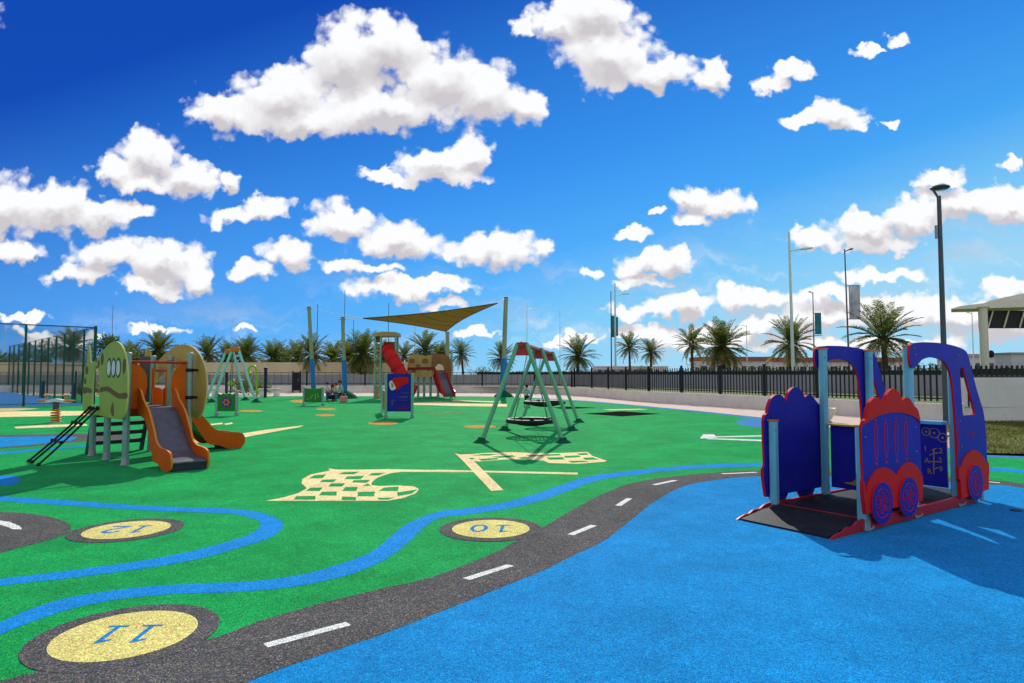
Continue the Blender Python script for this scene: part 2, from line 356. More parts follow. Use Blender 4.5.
ou = [(-60, 490)] + z1([(0, 72), (150, 82), (300, 92), (450, 97), (520, 105), (560, 120), (565, 135), (540, 155), (480, 175), (400, 197), (300, 215), (150, 235), (0, 252)]) + [(-60, 596)]
inn = [(-60, 496)] + z1([(0, 82), (150, 92), (300, 101), (450, 107), (500, 115), (522, 128), (500, 148), (450, 165), (380, 183), (280, 202), (150, 220), (0, 238)]) + [(-60, 589)]
structure(px_sheet(cr(ou, 5, False) + cr(inn, 5, False)[::-1], .004), 'blue_loop', 'stripe_rubber')
structure(px_sheet([(-60, 473), (0, 475.5), (14, 476), (20.5, 479), (15, 484), (0, 486), (-60, 490)], .004, 5, True), 'blue_patch', 'stripe_rubber')
structure(px_sheet([(-60, 434.5), (0, 435), (92, 433.5), (130, 433), (130, 440), (92, 440.5), (30, 446.5), (0, 448.8), (-60, 451)], .004), 'road_band', 'road_rubber')
structure(px_sheet([(-60, 436.6), (0, 437), (60, 436), (78, 437), (70, 441), (30, 445), (0, 447.4), (-60, 450)], .008), 'blue_band', 'blue_rubber')
structure(px_sheet([(-60, 454), (0, 452), (50, 448), (85, 445.5), (85, 446.8), (50, 449.6), (0, 454.2), (-60, 456)], .004), 'blue_line', 'stripe_rubber')
for px in ([(-30, 412.5), (0, 411.5), (60, 411), (92, 411), (92, 415), (50, 416.2), (0, 417), (-30, 418)], [(14, 427), (40, 425), (86, 424), (88, 425.6), (50, 427.4), (16, 428.4)], [(-20, 408.4), (20, 408), (40, 408.6), (12, 411), (-20, 411.2)],
           [(193, 440), (230, 435.5), (262, 430.3), (304, 425.3), (300, 427), (270, 432.5), (235, 439), (195, 443)], [(200, 425.2), (222, 422.6), (223, 424), (203, 426)], [(224, 423.8), (232, 422.4), (233, 423.6), (226, 424.9)],
           [(410, 402.6), (440, 401.8), (463, 402.6), (507, 404), (507, 406.6), (458, 406), (434, 405.2), (410, 404.6)], [(452, 400.2), (500, 401.4), (500, 402.4), (452, 401.2)]):
    structure(px_sheet(px, .004), 'cream_band', 'cream_rubber')
structure(px_sheet([(602, 409.5), (640, 408.9), (648, 409.5), (612, 410.3)], .004), 'pale_band', 'cream_rubber')
structure(px_sheet([(738, 424), (752, 418.5), (800, 426), (820, 436), (790, 432)], .004, 5), 'blue_patch', 'court_rubber')
for x, y, w, h in ((383, 423.2, 15, 1.5), (480, 426.6, 16, 1.5), (325, 415.2, 10, 1), (326, 409.1, 10, .8), (251, 411, 12, .9), (301, 401.2, 11, 1.3)):
    structure(px_sheet(ell(x, y, w, h, 24), .004), 'orange_spot', 'orange_rubber')
for px in ([(700, 438.6), (703, 434.4), (714, 434.3), (717, 437.6)], [(712, 436.6), (800, 434.4), (800, 436), (712, 437.4)], [(707, 438.2), (800, 441), (800, 442.8), (707, 439.2)]):
    structure(px_sheet(px, .004 + .004 * (px[0][0] == 712) + .006 * (px[0][0] == 707)), 'white_line', 'white_rubber')
for x, y, w in ((430, 412.2, 5), (441, 414.2, 8), (451, 412.8, 4), (458, 413, 6)):
    structure(px_sheet(ell(x, y, w, .45, 14), .004), 'worn_lettering', 'brown_rubber')
# numbered circles: ring, disc and digits written for a reader on the far side
def circle(xl, xr, yt, yb, text, rot, size):
    yc = (G(xl, yt).y + G(xl, yb).y) / 2; a = (math.atan((xl - 512) / F) + math.atan((xr - 512) / F)) / 2
    c = Vector((yc * math.tan(a), yc)); r = .387
    structure(MB().sheet([(c.x + q[0], c.y + q[1]) for q in ell(0, 0, r + .125, r + .125, 64)], .013), 'game_ring', 'road_rubber')
    structure(MB().sheet([(c.x + q[0], c.y + q[1]) for q in ell(0, 0, r, r, 64)], .017), 'game_disc', 'yellow_rubber')
    rm = Matrix.Rotation(rot, 3, 'Z'); x0 = -size * .36 * len(text) + size * .36
    for k, ch in enumerate(text):
        mb = MB(); cx = x0 + k * size * .74
        if ch == '1': polys = [[(-.055, 0), (.055, 0), (.055, 1), (-.02, 1), (-.22, .87), (-.22, .77), (-.055, .85)], [(-.22, -.001), (.22, -.001), (.22, .085), (-.22, .085)]]
        elif ch == '0':
            o_, i_ = ell(0, .5, .29, .5, 28), ell(0, .5, .16, .37, 28); polys = [[o_[q], o_[(q + 1) % 28], i_[(q + 1) % 28], i_[q]] for q in range(28)]
        else: polys = [cr([(-.28, .68), (-.2, .9), (0, 1.0), (.2, .93), (.27, .74), (.18, .5), (-.02, .28), (-.1, .13)], 4, False) + [(.28, .13), (.28, 0), (-.3, 0), (-.3, .1)] + cr([(-.16, .3), (.06, .5), (.13, .7), (.08, .82), (0, .86), (-.1, .82), (-.15, .68)], 4, False)]
        for pi_, po in enumerate(polys): mb.sheet([rm @ Vector((cx + x * size, (y - .5) * size, 0)) + Vector((c.x, c.y, 0)) for x, y in po], .0205 + .002 * pi_ * (ch == '1'))
        structure(mb, 'game_number', 'number_rubber')
circle(54, 206, 611.5, 663, '11', R(180 + 4), .27)
circle(450, 532, 519.5, 539.5, '10', R(180 - 4), .31)
circle(85, 176.5, 520.5, 540.5, '12', R(180 + 4), .31)
# chequered flags painted on the green
zf = lambda l: [(240 + x / 4.655, 440 + y / 4.655) for x, y in l]
zg = lambda l: [(440 + x / 5.12, 440 + y / 5.12) for x, y in l]
flag1 = zf([(120, 283), (200, 268), (270, 248), (312, 225), (287, 202), (290, 182), (330, 160), (420, 142), (410, 133), (460, 138), (560, 138), (690, 136), (1060, 143), (1060, 150), (750, 148), (700, 155), (640, 175), (615, 195), (612, 210), (650, 215), (740, 212), (810, 216), (832, 228), (820, 248), (760, 270), (690, 283)])
structure(px_sheet(flag1, .004), 'flag_marking', 'cream_rubber')
for q in ([(320, 180), (345, 165), (400, 160), (385, 178)], [(455, 160), (480, 150), (555, 148), (530, 160)], [(600, 165), (612, 155), (680, 152), (645, 165)], [(370, 197), (385, 185), (450, 183), (435, 197)], [(485, 183), (500, 170), (580, 167), (560, 183)],
          [(410, 217), (425, 202), (490, 202), (475, 217)], [(520, 198), (530, 187), (605, 186), (590, 200)], [(305, 237), (330, 222), (385, 222), (370, 238)], [(475, 238), (490, 220), (550, 219), (540, 238)], [(570, 215), (595, 203), (610, 214)],
          [(368, 258), (380, 242), (450, 240), (450, 260)], [(545, 262), (550, 243), (628, 240), (625, 263)], [(645, 238), (670, 222), (740, 217), (735, 238)], [(250, 278), (262, 262), (352, 261), (350, 279)], [(472, 280), (475, 264), (540, 266), (540, 281)], [(735, 262), (730, 245), (826, 230), (800, 250)], [(645, 278), (640, 270), (720, 268), (690, 278)]):
    structure(px_sheet(zf(q), .008), 'flag_check', 'green_rubber')
structure(px_sheet(zg([(75, 68), (98, 74), (170, 105), (325, 258), (262, 262), (110, 100)]), .014), 'flag_pole_marking', 'cream_rubber')
structure(px_sheet(zg([(-20, 153), (705, 168), (705, 178), (-20, 160)]), .011), 'flag_pole_marking', 'cream_rubber')
structure(px_sheet(zg([(95, 75), (160, 72), (240, 66), (380, 62), (480, 67), (620, 67), (755, 61), (780, 82), (855, 106), (840, 112), (700, 122), (560, 118), (530, 105), (430, 98), (330, 100), (200, 110), (120, 104)]), .004), 'flag_marking', 'cream_rubber')
for q in ([(120, 96), (168, 92), (178, 98), (128, 103)], [(160, 80), (225, 72), (300, 71), (250, 80)], [(195, 98), (290, 92), (300, 99), (215, 107)], [(262, 86), (370, 78), (388, 86), (305, 92)], [(395, 92), (440, 86), (460, 93), (425, 98)], [(440, 78), (520, 76), (535, 83), (460, 86)], [(545, 90), (628, 88), (640, 100), (560, 102)], [(540, 74), (610, 71), (622, 79), (545, 82)], [(635, 82), (710, 79), (722, 88), (640, 92)], [(655, 108), (735, 106), (765, 112), (675, 117)], [(700, 70), (750, 66), (762, 76), (715, 78)], [(730, 92), (780, 89), (815, 100), (745, 103)]):
    structure(px_sheet(zg(q), .008), 'flag_check', 'green_rubber')
# sports court
CC = Vector((-21.3, 33.7, 0)); ca, cb = Vector((-.69, .724, 0)), Vector((-.7, -.714, 0))
structure(MB().sheet([CC, CC + ca * 34, CC + ca * 34 + cb * 30, CC + cb * 30], .004), 'sports_court', 'court_rubber')
structure(MB().sheet([CC + ca * 4 + cb * 5, CC + ca * 14 + cb * 5, CC + ca * 14 + cb * 13, CC + ca * 4 + cb * 13], .008), 'court_zone', 'tan_rubber')
# raised ground behind the low wall, right lawn
WL = [Vector(p) for p in ((-62, 56.5), (-30, 56), (-4, 55), (1.5, 53), (4.4, 48.5), (5.85, 43.9), (7.35, 37.9), (9.45, 33.2), (11.5, 28.4), (13.75, 22.9), (14.75, 21.6))]
structure(MB().sheet([(p.x, p.y) for p in WL] + [(40, 22.1), (120, 40), (60, 130), (-140, 140), (-120, 56.5)], .47), 'terrain', 'soil_grass')
LG = [(12.9, 21.55), (11.6, 17.5), G(970, 452.5) + Vector((.1, .15, 0)), G(985, 455) + Vector((.25, .3, 0)), G(1060, 457) + Vector((.2, .35, 0)), (24, 11.5), (26, 21.7)]
structure(MB().sheet([(p[0], p[1]) for p in LG], .02), 'lawn', 'soil_grass')
def inside(p, poly):
    c = False; n = len(poly)
    for i in range(n):
        a, b = poly[i], poly[i - 1]
        if (a[1] > p[1]) != (b[1] > p[1]) and p[0] < (b[0] - a[0]) * (p[1] - a[1]) / (b[1] - a[1]) + a[0]: c = not c
    return c
mb = MB(); k = 0
while k < 26000:
    p = (random.uniform(8, 20), random.uniform(11, 21.6))
    if not inside(p, LG): continue
    k += 1; h = random.uniform(.03, .085) * (1 if math.sin(p[0] * 2.1) + math.sin(p[1] * 1.7 + p[0]) > -.7 else .6); a = random.uniform(0, 6.28); w = .012
    l = Vector((random.gauss(0, .04), random.gauss(0, .04), h)); d = Vector((math.cos(a), math.sin(a), 0)) * w; q = Vector((*p, .005))
    mb.add([q - d, q + d, q + l], [(0, 1, 2)])
tag(mb.build('grass', 'blade'), kind='stuff')
# ------------------------------------------------------------------ walls and fences
def wall_mesh(pts, z0, z1, th):
    mb = MB(); n = len(pts); A, B = [], []
    for i, p in enumerate(pts):
        t = (pts[min(i + 1, n - 1)] - pts[max(i - 1, 0)]).normalized(); q = Vector((-t.y, t.x)) * th / 2
        A.append(p + q); B.append(p - q)
    vs = [(*p, z0) for p in A] + [(*p, z1) for p in A] + [(*p, z0) for p in B] + [(*p, z1) for p in B]
    fs = []
    for i in range(n - 1):
        fs += [(i, n + i, n + i + 1, i + 1), (2 * n + i, 2 * n + i + 1, 3 * n + i + 1, 3 * n + i), (n + i, 3 * n + i, 3 * n + i + 1, n + i + 1)]
    fs += [(0, 2 * n, 3 * n, n), (n - 1, 2 * n - 1, 4 * n - 1, 3 * n - 1)]
    return mb.add(vs, fs)
def smooth_line(pts, n=4): return [Vector(p) for p in cr(pts, n, False)]
WS = smooth_line(WL)
tag(wall_mesh(WS, -.05, .57, .25).build('low_wall', 'lowwall', bevel=.015), 'long low cream retaining wall curving along the playground edge', 'wall', kind='thing')
tag(wall_mesh([Vector((14.7, 21.75)), Vector((40, 21.75))], -.05, 1.42, .22).build('boundary_wall', 'whitewall', bevel=.015), 'taller white plastered wall beside the grass behind the play train', 'wall', kind='thing')
def picket_fence(pts, step, name, label, z0, z1, gap, pw, rails, post_w, post_z):
    t = thing(name, label, 'fence', (pts[0].x, pts[0].y, z0)); base = Vector((pts[0].x, pts[0].y, z0))
    # resample
    L_ = [0]
    for a, b in zip(pts, pts[1:]): L_.append(L_[-1] + (b - a).length)
    def at(s):
        for i in range(len(pts) - 1):
            if s <= L_[i + 1] or i == len(pts) - 2: return pts[i].lerp(pts[i + 1], (s - L_[i]) / (L_[i + 1] - L_[i]))
    nseg = max(1, round(L_[-1] / step)); st = L_[-1] / nseg
    P_ = [at(i * st) for i in range(nseg + 1)]
    for i, p in enumerate(P_):
        a = math.atan2(*(P_[min(i + 1, nseg)] - P_[max(i - 1, 0)]).yx)
        MB().box(Vector((p.x, p.y, (z0 + post_z) / 2 - .02)) - base, (post_w, post_w, post_z - z0 + .04), rotz(a)).build('post', 'fence_dark', t, bevel=.008)
    for a, b in zip(P_, P_[1:]):
        mb = MB(); d = b - a; ang = math.atan2(d.y, d.x); u = d.normalized(); Ln = d.length - post_w
        n = max(1, int(Ln / gap)); rm = rotz(ang)
        for k in range(n):
            q = a + u * (post_w / 2 + (k + .5) * Ln / n)
            mb.box(Vector((q.x, q.y, (z0 + .1 + z1) / 2)) - base, (pw, .016, z1 - z0 - .1), rm)
        c = (a + b) / 2; nn = Vector((-u.y, u.x)) * .019
        for rz_ in rails: mb.box(Vector((c.x + nn.x, c.y + nn.y, rz_)) - base, (Ln, .022, .045), rm)
        mb.build('panel', 'fence_dark', t)
    return t
right_line = [p for p in WS if p.y < 48.6]
off = [p + Vector((.18, .08)) for p in right_line]
picket_fence(off, 2.9, 'picket_fence', 'black picket fence with tall posts on the low cream wall', .52, 1.86, .19, .062, (.72, 1.62), .10, 2.0)
picket_fence([Vector((14.75, 21.9)), Vector((40, 21.9))], 2.9, 'picket_fence', 'short black picket tips along the top of the white wall', 1.35, 1.83, .165, .075, (1.48, 1.70), .08, 1.83)
left_line = [p + Vector((0, .2)) for p in WS if p.y >= 48.0]
picket_fence(left_line, 5.0, 'rail_fence', 'sparse dark rail fence with thin posts behind the far playset', .52, 1.72, .55, .02, (.75, 1.66), .11, 1.82)
OW = [Vector(p) for p in ((-120, 66), (-60, 65), (-10, 64), (4, 61), (11, 53), (17, 41), (23.5, 29), (28, 26), (44, 26))]
OWS = smooth_line(OW)
tag(wall_mesh(OWS, .4, 1.50, .25).build('outer_wall', 'greywall'), 'plain grey wall running behind the dark fence below the hedge', 'wall', kind='thing')
tag(wall_mesh([Vector((-110, 74)), Vector((-40, 74.5)), Vector((-6.5, 73))], .4, 2.85, .3).build('sand_wall', 'tanwall'), 'long sandy tan wall below the left row of palms', 'wall', kind='thing')
# hedge: clipped leaf mass along the back of the outer wall
def leaf_cloud(mb, fn, n, size, mi=0):
    for _ in range(n):
        p, nd = fn(); a = Vector((random.gauss(0, 1), random.gauss(0, 1), random.gauss(0, 1))).normalized()
        b = a.cross(Vector((random.gauss(0, 1), random.gauss(0, 1), random.gauss(0, 1)))).normalized(); s = size * random.uniform(.6, 1.4)
        mb.add([p - a * s, p + b * s * .45, p + a * s, p - b * s * .45], [(0, 1, 2, 3)], mi)
hl = [p + Vector((.5, .7)) for p in OWS if p.x > -8 and p.y > 25.9]
mb = wall_mesh(hl, .45, 1.74, .8)
def hfn():
    i = random.randrange(len(hl) - 1); p = hl[i].lerp(hl[i + 1], random.random())
    h = .2 + .9 * random.random() ** .7
    return Vector((p.x + random.uniform(-.5, .5), p.y + random.uniform(-.5, .5), .52 + 1.16 * h + .04 * math.sin(p.x * 3) + .06 * math.sin(p.y * 5.1))), None
leaf_cloud(mb, hfn, 16000, .075)
tag(mb.build('hedge', 'hedge'), 'dark clipped hedge above the grey wall behind the fence', 'hedge', kind='thing')
# gate
g = thing('metal_gate', 'dark grey metal gate leaf in the rail fence on the left', 'gate', P(296, 391.5, 55.3)); g.location.z = .0
MB().box((0, .1, .95), (.5, .05, 1.5)).build('panel', 'fence_dark', g, bevel=.01)
for sx in (-.32, .32): MB().box((sx, .1, .9), (.1, .1, 1.8)).build('post', 'fence_dark', g, bevel=.01)
MB().tube([(.15, .04, .95), (.15, .04, 1.15)], .015).build('handle', 'steel', g)
# chain link court fence
cf = thing('court_fence', 'tall green chain link fence round the blue sports court', 'fence', CC)
def post(mbp, p, h, r): mbp.tube([p, p + Vector((0, 0, h))], r, 8)
FH = 3.95
def link_side(dirv, n, step):
    for i in range(n):
        a = dirv * (i * step); b = dirv * ((i + 1) * step)
        mb = MB()
        post(mb, b, FH, .05); mb.build('post', 'fence_green', cf)
        mb = MB(); s = .11; w = step; side = Vector((-dirv.y, dirv.x, 0)) * .003
        up_ = Vector((0, 0, 1)); k = -int(FH / s)
        while k * s < w:
            for sg in (1, -1):
                x0, z0, x1, z1 = k * s, 0.0, k * s + FH, FH
                if x0 < 0: z0 -= x0; x0 = 0
                if x1 > w: z1 -= x1 - w; x1 = w
                if z1 > z0 and x1 > x0:
                    xa, xb = (x0, x1) if sg == 1 else (w - x0, w - x1)
                    p, q = a + dirv * xa + up_ * z0 + side * sg, a + dirv * xb + up_ * z1 + side * sg
                    e = (dirv * (sg * -.7) + up_ * .7) * .0055
                    mb.add([p - e, q - e, q + e, p + e], [(0, 1, 2, 3)])
            k += 1
        mb.build('mesh_panel', 'fence_green', cf)
    mb = MB(); L_ = n * step
    for z in (FH - .03, .12, 2.0): mb.tube([Vector((0, 0, z)), dirv * L_ + Vector((0, 0, z))], .026 if z > 3 else .015, 6)
    mb.build('rail', 'fence_green', cf)
link_side(ca, 12, 2.62); link_side(cb, 5, 2.9)
mb = MB(); post(mb, Vector((0, 0, 0)), FH + .05, .075); mb.build('post', 'fence_green', cf)
for k, lb in ((3.6, 'padded blue green mat at the foot of the court fence beside the lime animal board'), (13.2, 'padded blue green mat at the foot of the court fence, farther and smaller one')):
    p = CC + ca * k - Vector((ca.y, -ca.x, 0)) * .22
    tag(MB().box((0, 0, .55), (.5, .16, 1.1), rotz(math.atan2(ca.y, ca.x))).build('safety_pad', plain('pad cover', (.012, .05, .075), .6), loc=(p.x, p.y, 0), bevel=.05), lb, 'safety pad', kind='thing')
# ------------------------------------------------------------------ play train (local x along the train, y across to the far side)
TR = thing('play_train', 'blue and red play train with open cabin, wavy carriage sides and black ramp', 'play train', (3.487, 6.64, 0), math.atan2(.572, .82))
W_ = .975; X_, Y_, Z_ = Vector((1, 0, 0)), Vector((0, 1, 0)), Vector((0, 0, 1))
def tpost(x, y, h):
    mb = MB(); r = .044
    o = [(-r, -r + .02), (-r + .02, -r), (r - .02, -r), (r, -r + .02), (r, r - .02), (r - .02, r), (-r + .02, r), (-r, r - .02)]
    mb.prism(o, h - .01, ((x, y, (h + .01) / 2), X_, Y_), mf=0, me=0)
    p = mb.build('post', 'teal_post', TR, bevel=.006)
    MB().box((x, y, h + .010), (.094, .094, .018)).build('post_cap', 'orange_cap', p, bevel=.004)
    mb = MB(); mb.box((x, y, .02), (.15, .13, .014)); 
    for a in (-.075, .075): mb.tube([(x + a, y - .06, .02), (x + a, y - .06, .045)], .012, 8)
    for zz in (.10, h - .09): mb.tube([(x - .02, y - .052, zz), (x - .02, y - .04, zz)], .012, 8)
    mb.build('foot_plate', 'steel', p)
for x, y, h in ((0, 0, 1.02), (0, W_, 1.02), (1.04, 0, 1.845), (1.04, W_, 1.845), (2.13, 0, 1.845), (2.13, W_, 1.845)): tpost(x, y, h)
side_outline = [(-.06, .18), (-.085, .3), (-.10, .40), (-.10, .50), (-.075, .54), (-.085, .8), (-.088, 1.02)] + cr([(-.085, 1.03), (-.045, 1.09), (0.0, 1.115), (.02, 1.19), (.09, 1.28), (.2, 1.318), (.3, 1.29), (.365, 1.235)], 5, False) + cr([(.37, 1.24), (.41, 1.325), (.49, 1.382), (.57, 1.395), (.66, 1.365), (.73, 1.29), (.745, 1.27)], 5, False) + cr([(.75, 1.275), (.82, 1.302), (.9, 1.29), (.97, 1.235), (1.02, 1.2), (1.08, 1.165), (1.12, 1.09), (1.138, 1.0)], 5, False) + [(1.14, .7), (1.15, .5), (1.165, .46), (1.15, .38), (1.13, .18)]
cloud = [(-.07, 1.045)] + cr([(-.085, 1.03), (-.045, 1.09), (0.0, 1.115), (.02, 1.19), (.09, 1.28), (.2, 1.318), (.3, 1.29), (.365, 1.235)], 5, False)[4:] + cr([(.37, 1.24), (.41, 1.325), (.49, 1.382), (.57, 1.395), (.66, 1.365), (.73, 1.29), (.745, 1.27)], 5, False) + cr([(.75, 1.275), (.82, 1.302), (.9, 1.29), (.97, 1.235), (1.02, 1.2), (1.08, 1.165), (1.12, 1.09), (1.138, 1.0)], 5, False) + cr([(1.135, 1.02), (1.0, 1.09), (.75, 1.14), (.5, 1.152), (.25, 1.13), (.05, 1.085)], 4, False)
fender = [(-.055, .185), (-.08, .3), (-.098, .40), (-.098, .50), (-.07, .50)] + cr([(-.05, .36), (-.03, .45), (.06, .545), (.2, .605), (.36, .60), (.5, .55), (.565, .505)], 4, False)[1:] + cr([(.57, .51), (.66, .58), (.8, .62), (.94, .60), (1.06, .53), (1.12, .46)], 4, False) + [(1.148, .44), (1.148, .38), (1.128, .185)]
def wheel(parent, frame, x, z, off, r=.205):
    o, ex, ey = frame
    mb = MB().prism(ell(x, z, r, r, 40), .018, frame, mf=0, me=1, off=off)
    w = mb.build('wheel', ['navy_face', 'red_edge'], parent, bevel=.003)
    mb = MB()
    def ringp(r0, r1, a0=0, a1=2 * math.pi, n=40, cx=x, cz=z):
        full = a1 - a0 > 6.2
        po = [(cx + r1 * math.cos(a0 + (a1 - a0) * i / n), cz + r1 * math.sin(a0 + (a1 - a0) * i / n)) for i in range(n + (0 if full else 1))]
        pi_ = [(cx + r0 * math.cos(a0 + (a1 - a0) * i / n), cz + r0 * math.sin(a0 + (a1 - a0) * i / n)) for i in range(n + (0 if full else 1))]
        if full: mb.prism(po, .004, frame, holes=[pi_], mf=0, me=0, off=off + (.0105 if off >= 0 else -.0105))
        else: mb.prism(po + pi_[::-1], .004, frame, mf=0, me=0, off=off + (.0105 if off >= 0 else -.0105))
    ringp(.028, .036, n=20)
    for k in range(6):
        a = k * math.pi / 3 + .26
        ringp(.018, .025, n=14, cx=x + .085 * math.cos(a), cz=z + .085 * math.sin(a))
        ringp(.140, .149, a + .08, a + .97, 8)
    for k in range(3): 
        a = k * math.pi * 2 / 3 + .5
        ringp(.05, .057, a, a + 1.2, 8)
    mb.build('hub_lines', 'red_edge', w)
def side_panel(y, sgn, decor):
    fr = (Vector((-.045 if sgn > 0 else -.02, y, 0)), X_, Z_)      # frame normal = X x Z = -Y
    p = MB().prism(side_outline, .026, fr, mf=0, me=1).build('side_panel', ['navy_face', 'red_edge'], TR, bevel=.004)
    o = .0185 if sgn > 0 else -.0185
    MB().prism(cloud, .010, fr, mf=0, me=0, off=o).build('cloud_trim', 'red_edge', p, bevel=.003)
    MB().prism(fender, .012, fr, mf=0, me=0, off=o).build('fender', 'red_edge', p, bevel=.003)
    for s, z in ((-.02, .3), (-.02, .93), (1.04, .72), (1.04, .98)): MB().prism(ell(s, z, .008, .008, 10), .006, fr, mf=0, me=0, off=.016 if sgn > 0 else -.016).build('bolt', 'steel', p)
    o2 = .031 if sgn > 0 else -.031
    wheel(p, fr, .235, .262, o2); wheel(p, fr, .792, .262, o2)
    mb = MB(); oo = .0145 if sgn > 0 else -.0145
    for s in (.185, .385, .60, .81):
        w, a, b = .034, .70, 1.055
        out = [(s - w, a + .06), (s - w, b - .06), (s - w * .5, b), (s + w * .5, b), (s + w, b - .06), (s + w, a + .06), (s + w * .5, a), (s - w * .5, a)]
        c = .010
        inn_ = [(s - w + c, a + .06), (s - w + c, b - .06), (s - w * .5 + .004, b - c), (s + w * .5 - .004, b - c), (s + w - c, b - .06), (s + w - c, a + .06), (s + w * .5 - .004, a + c), (s - w * .5 + .004, a + c)]
        mb.prism(out, .004, fr, holes=[inn_], mf=0, me=0, off=oo)
        mb.prism(ell(s - .006, .655, .021, .016, 12), .004, fr, mf=0, me=0, off=oo)
        mb.prism(ell(s + .004, 1.085, .016, .012, 12), .004, fr, mf=0, me=0, off=oo)
    mb.build('slot_lines', 'red_edge', p)
    for s in (.02, 1.05): MB().box((s, y + sgn * .03, .10), (.06, .03, .2)).build('foot_post', 'steel', p)
side_panel(-.065, 1, True); side_panel(W_ + .065, -1, False)
cab_out = cr([(.985, 1.66), (.972, 1.74), (.985, 1.83), (1.03, 1.872), (1.10, 1.888)], 4, False) + cr([(1.3, 1.902), (1.6, 1.905), (1.86, 1.897), (2.1, 1.878), (2.3, 1.85), (2.41, 1.815), (2.465, 1.76)], 4, False) + cr([(2.5, 1.69), (2.57, 1.55), (2.66, 1.38), (2.76, 1.22), (2.84, 1.09), (2.88, .93), (2.90, .7), (2.9, .5)], 4, False) + [(2.925, .46), (2.93, .33), (2.905, .28), (2.90, .13), (2.12, .10), (2.10, .3), (2.075, .33), (2.06, .46), (2.072, .55)] + cr([(2.065, .8), (2.045, 1.1), (2.01, 1.38), (1.97, 1.54), (1.89, 1.64), (1.78, 1.70), (1.62, 1.73), (1.44, 1.735), (1.28, 1.712), (1.19, 1.675), (1.12, 1.632), (1.06, 1.615), (1.005, 1.63)], 4, False)
cab_win = [(2.215, 1.60), (2.235, 1.625), (2.30, 1.625), (2.325, 1.60), (2.45, 1.36), (2.60, 1.085), (2.585, 1.06), (2.27, 1.06), (2.25, 1.08), (2.225, 1.35)]
cab_fender = [(2.12, .105), (2.10, .3), (2.076, .33), (2.062, .46), (2.11, .48)] + cr([(2.13, .46), (2.2, .55), (2.32, .61), (2.48, .64), (2.66, .60), (2.8, .51), (2.85, .465)], 4, False) + [(2.923, .46), (2.928, .33), (2.903, .28), (2.897, .135)]
def cab_panel(y, sgn):
    fr = (Vector((-.065 if sgn > 0 else -.02, y, 0)), X_, Z_)
    p = MB().prism(cab_out, .026, fr, holes=[cab_win], mf=0, me=1).build('cab_panel', ['navy_face', 'red_edge'], TR, bevel=.004)
    o = .0185 if sgn > 0 else -.0185
    MB().prism(cab_fender, .012, fr, mf=0, me=0, off=o).build('fender', 'red_edge', p, bevel=.003)
    for s, z in ((1.08, 1.83), (1.1, 1.76), (2.18, 1.77), (2.18, .7), (2.17, 1.0)): MB().prism(ell(s, z, .008, .008, 10), .006, fr, mf=0, me=0, off=.016 if sgn > 0 else -.016).build('bolt', 'steel', p)
    wheel(p, fr, 2.48, .257, .031 if sgn > 0 else -.031, .21)
    mb = MB(); oo = .0145 if sgn > 0 else -.0145
    mb.prism(ell(2.48, .82, .05, .018, 16), .004, fr, mf=0, me=0, off=oo); mb.prism([(2.44, .80), (2.47, .86), (2.49, .82), (2.52, .86), (2.53, .80)], .004, fr, mf=0, me=0, off=oo)
    mb.prism([(2.10, 1.06), (2.11, 1.06), (2.11, .62), (2.10, .62)], .003, fr, mf=0, me=0, off=oo)
    mb.build('door_emblem', 'red_edge', p)
    for s in (2.15, 2.76): MB().box((s, y + sgn * .03, .10), (.06, .03, .2)).build('foot_post', 'steel', p)
cab_panel(-.065, 1); cab_panel(W_ + .065, -1)
def cross(x, z0, z1, name, edge):
    fr = (Vector((x, 0, 0)), Y_, Z_)
    return MB().prism([(.07, z0), (W_ - .07, z0), (W_ - .07, z1), (.07, z1)], .024, fr, mf=0, me=1).build(name, ['navy_face', edge], TR, bevel=.004)
dash_ = cross(2.11, .20, .945, 'dashboard', 'orange_cap')
MB().box((2.06, W_ / 2, .968), (.16, W_ - .14, .04)).build('shelf', 'sky_board', dash_, bevel=.006)
fr = (Vector((2.11, 0, 0)), -Y_, Z_)      # faces the camera: x runs to the near side
mb = MB()
def put(txt, size, cx, cz):
    vs, fs = glyphs(txt, size); mb.add([Vector((2.0955, -(cx + v.x), cz + v.y)) for v in vs], fs)
for txt, cx, cz in (('I', -.285, .70), ('A', -.27, .56), ('R', -.245, .43), ('2', -.115, .69), ('3', -.125, .575), ('9', -.12, .47)): put(txt, .09, cx - .02, cz - .06)
for (x0, z0), (x1, z1) in (((-.2, .40), (-.19, .68)), ((-.24, .62), (-.14, .66)), ((-.24, .54), (-.14, .55)), ((-.2, .45), (-.15, .48)), ((-.21, .68), (-.16, .71))):
    mb.beam((2.0965, -x0 + .02, z0 - .05), (2.0965, -x1 + .02, z1 - .05), .004, .012)
for cx, cz, r in ((-.29, .85, .05), (-.2, .84, .062), (-.11, .79, .055)):
    mb.prism([(2, 0)] and ell(cx, cz, r, r, 24), .004, fr, holes=[ell(cx, cz, r - .007, r - .007, 24)], mf=0, me=0, off=.0145)
    mb.prism(ell(cx, cz, .013, .013, 12), .004, fr, mf=0, me=0, off=.0145)
mb.build('engraving', 'gold_line', dash_)
par = cross(1.06, .20, .935, 'partition', 'yellow_edge')
MB().box((1.05, W_ / 2, .945), (.09, W_ - .10, .022)).build('top_rail', 'yellow_edge', par, bevel=.004)
mb = MB(); fr2 = (Vector((1.06, 0, 0)), -Y_, Z_)
mb.prism(cr([(-.75, .27), (-.66, .29), (-.6, .33), (-.56, .29), (-.5, .27), (-.6, .255)], 4), .004, fr2, mf=0, me=0, off=.0145)
mb.build('engraving', 'gold_line', par)
MB().box((1.34, W_ / 2, .085), (2.62, W_ - .06, .05)).build('deck', 'black_deck', TR, bevel=.006)
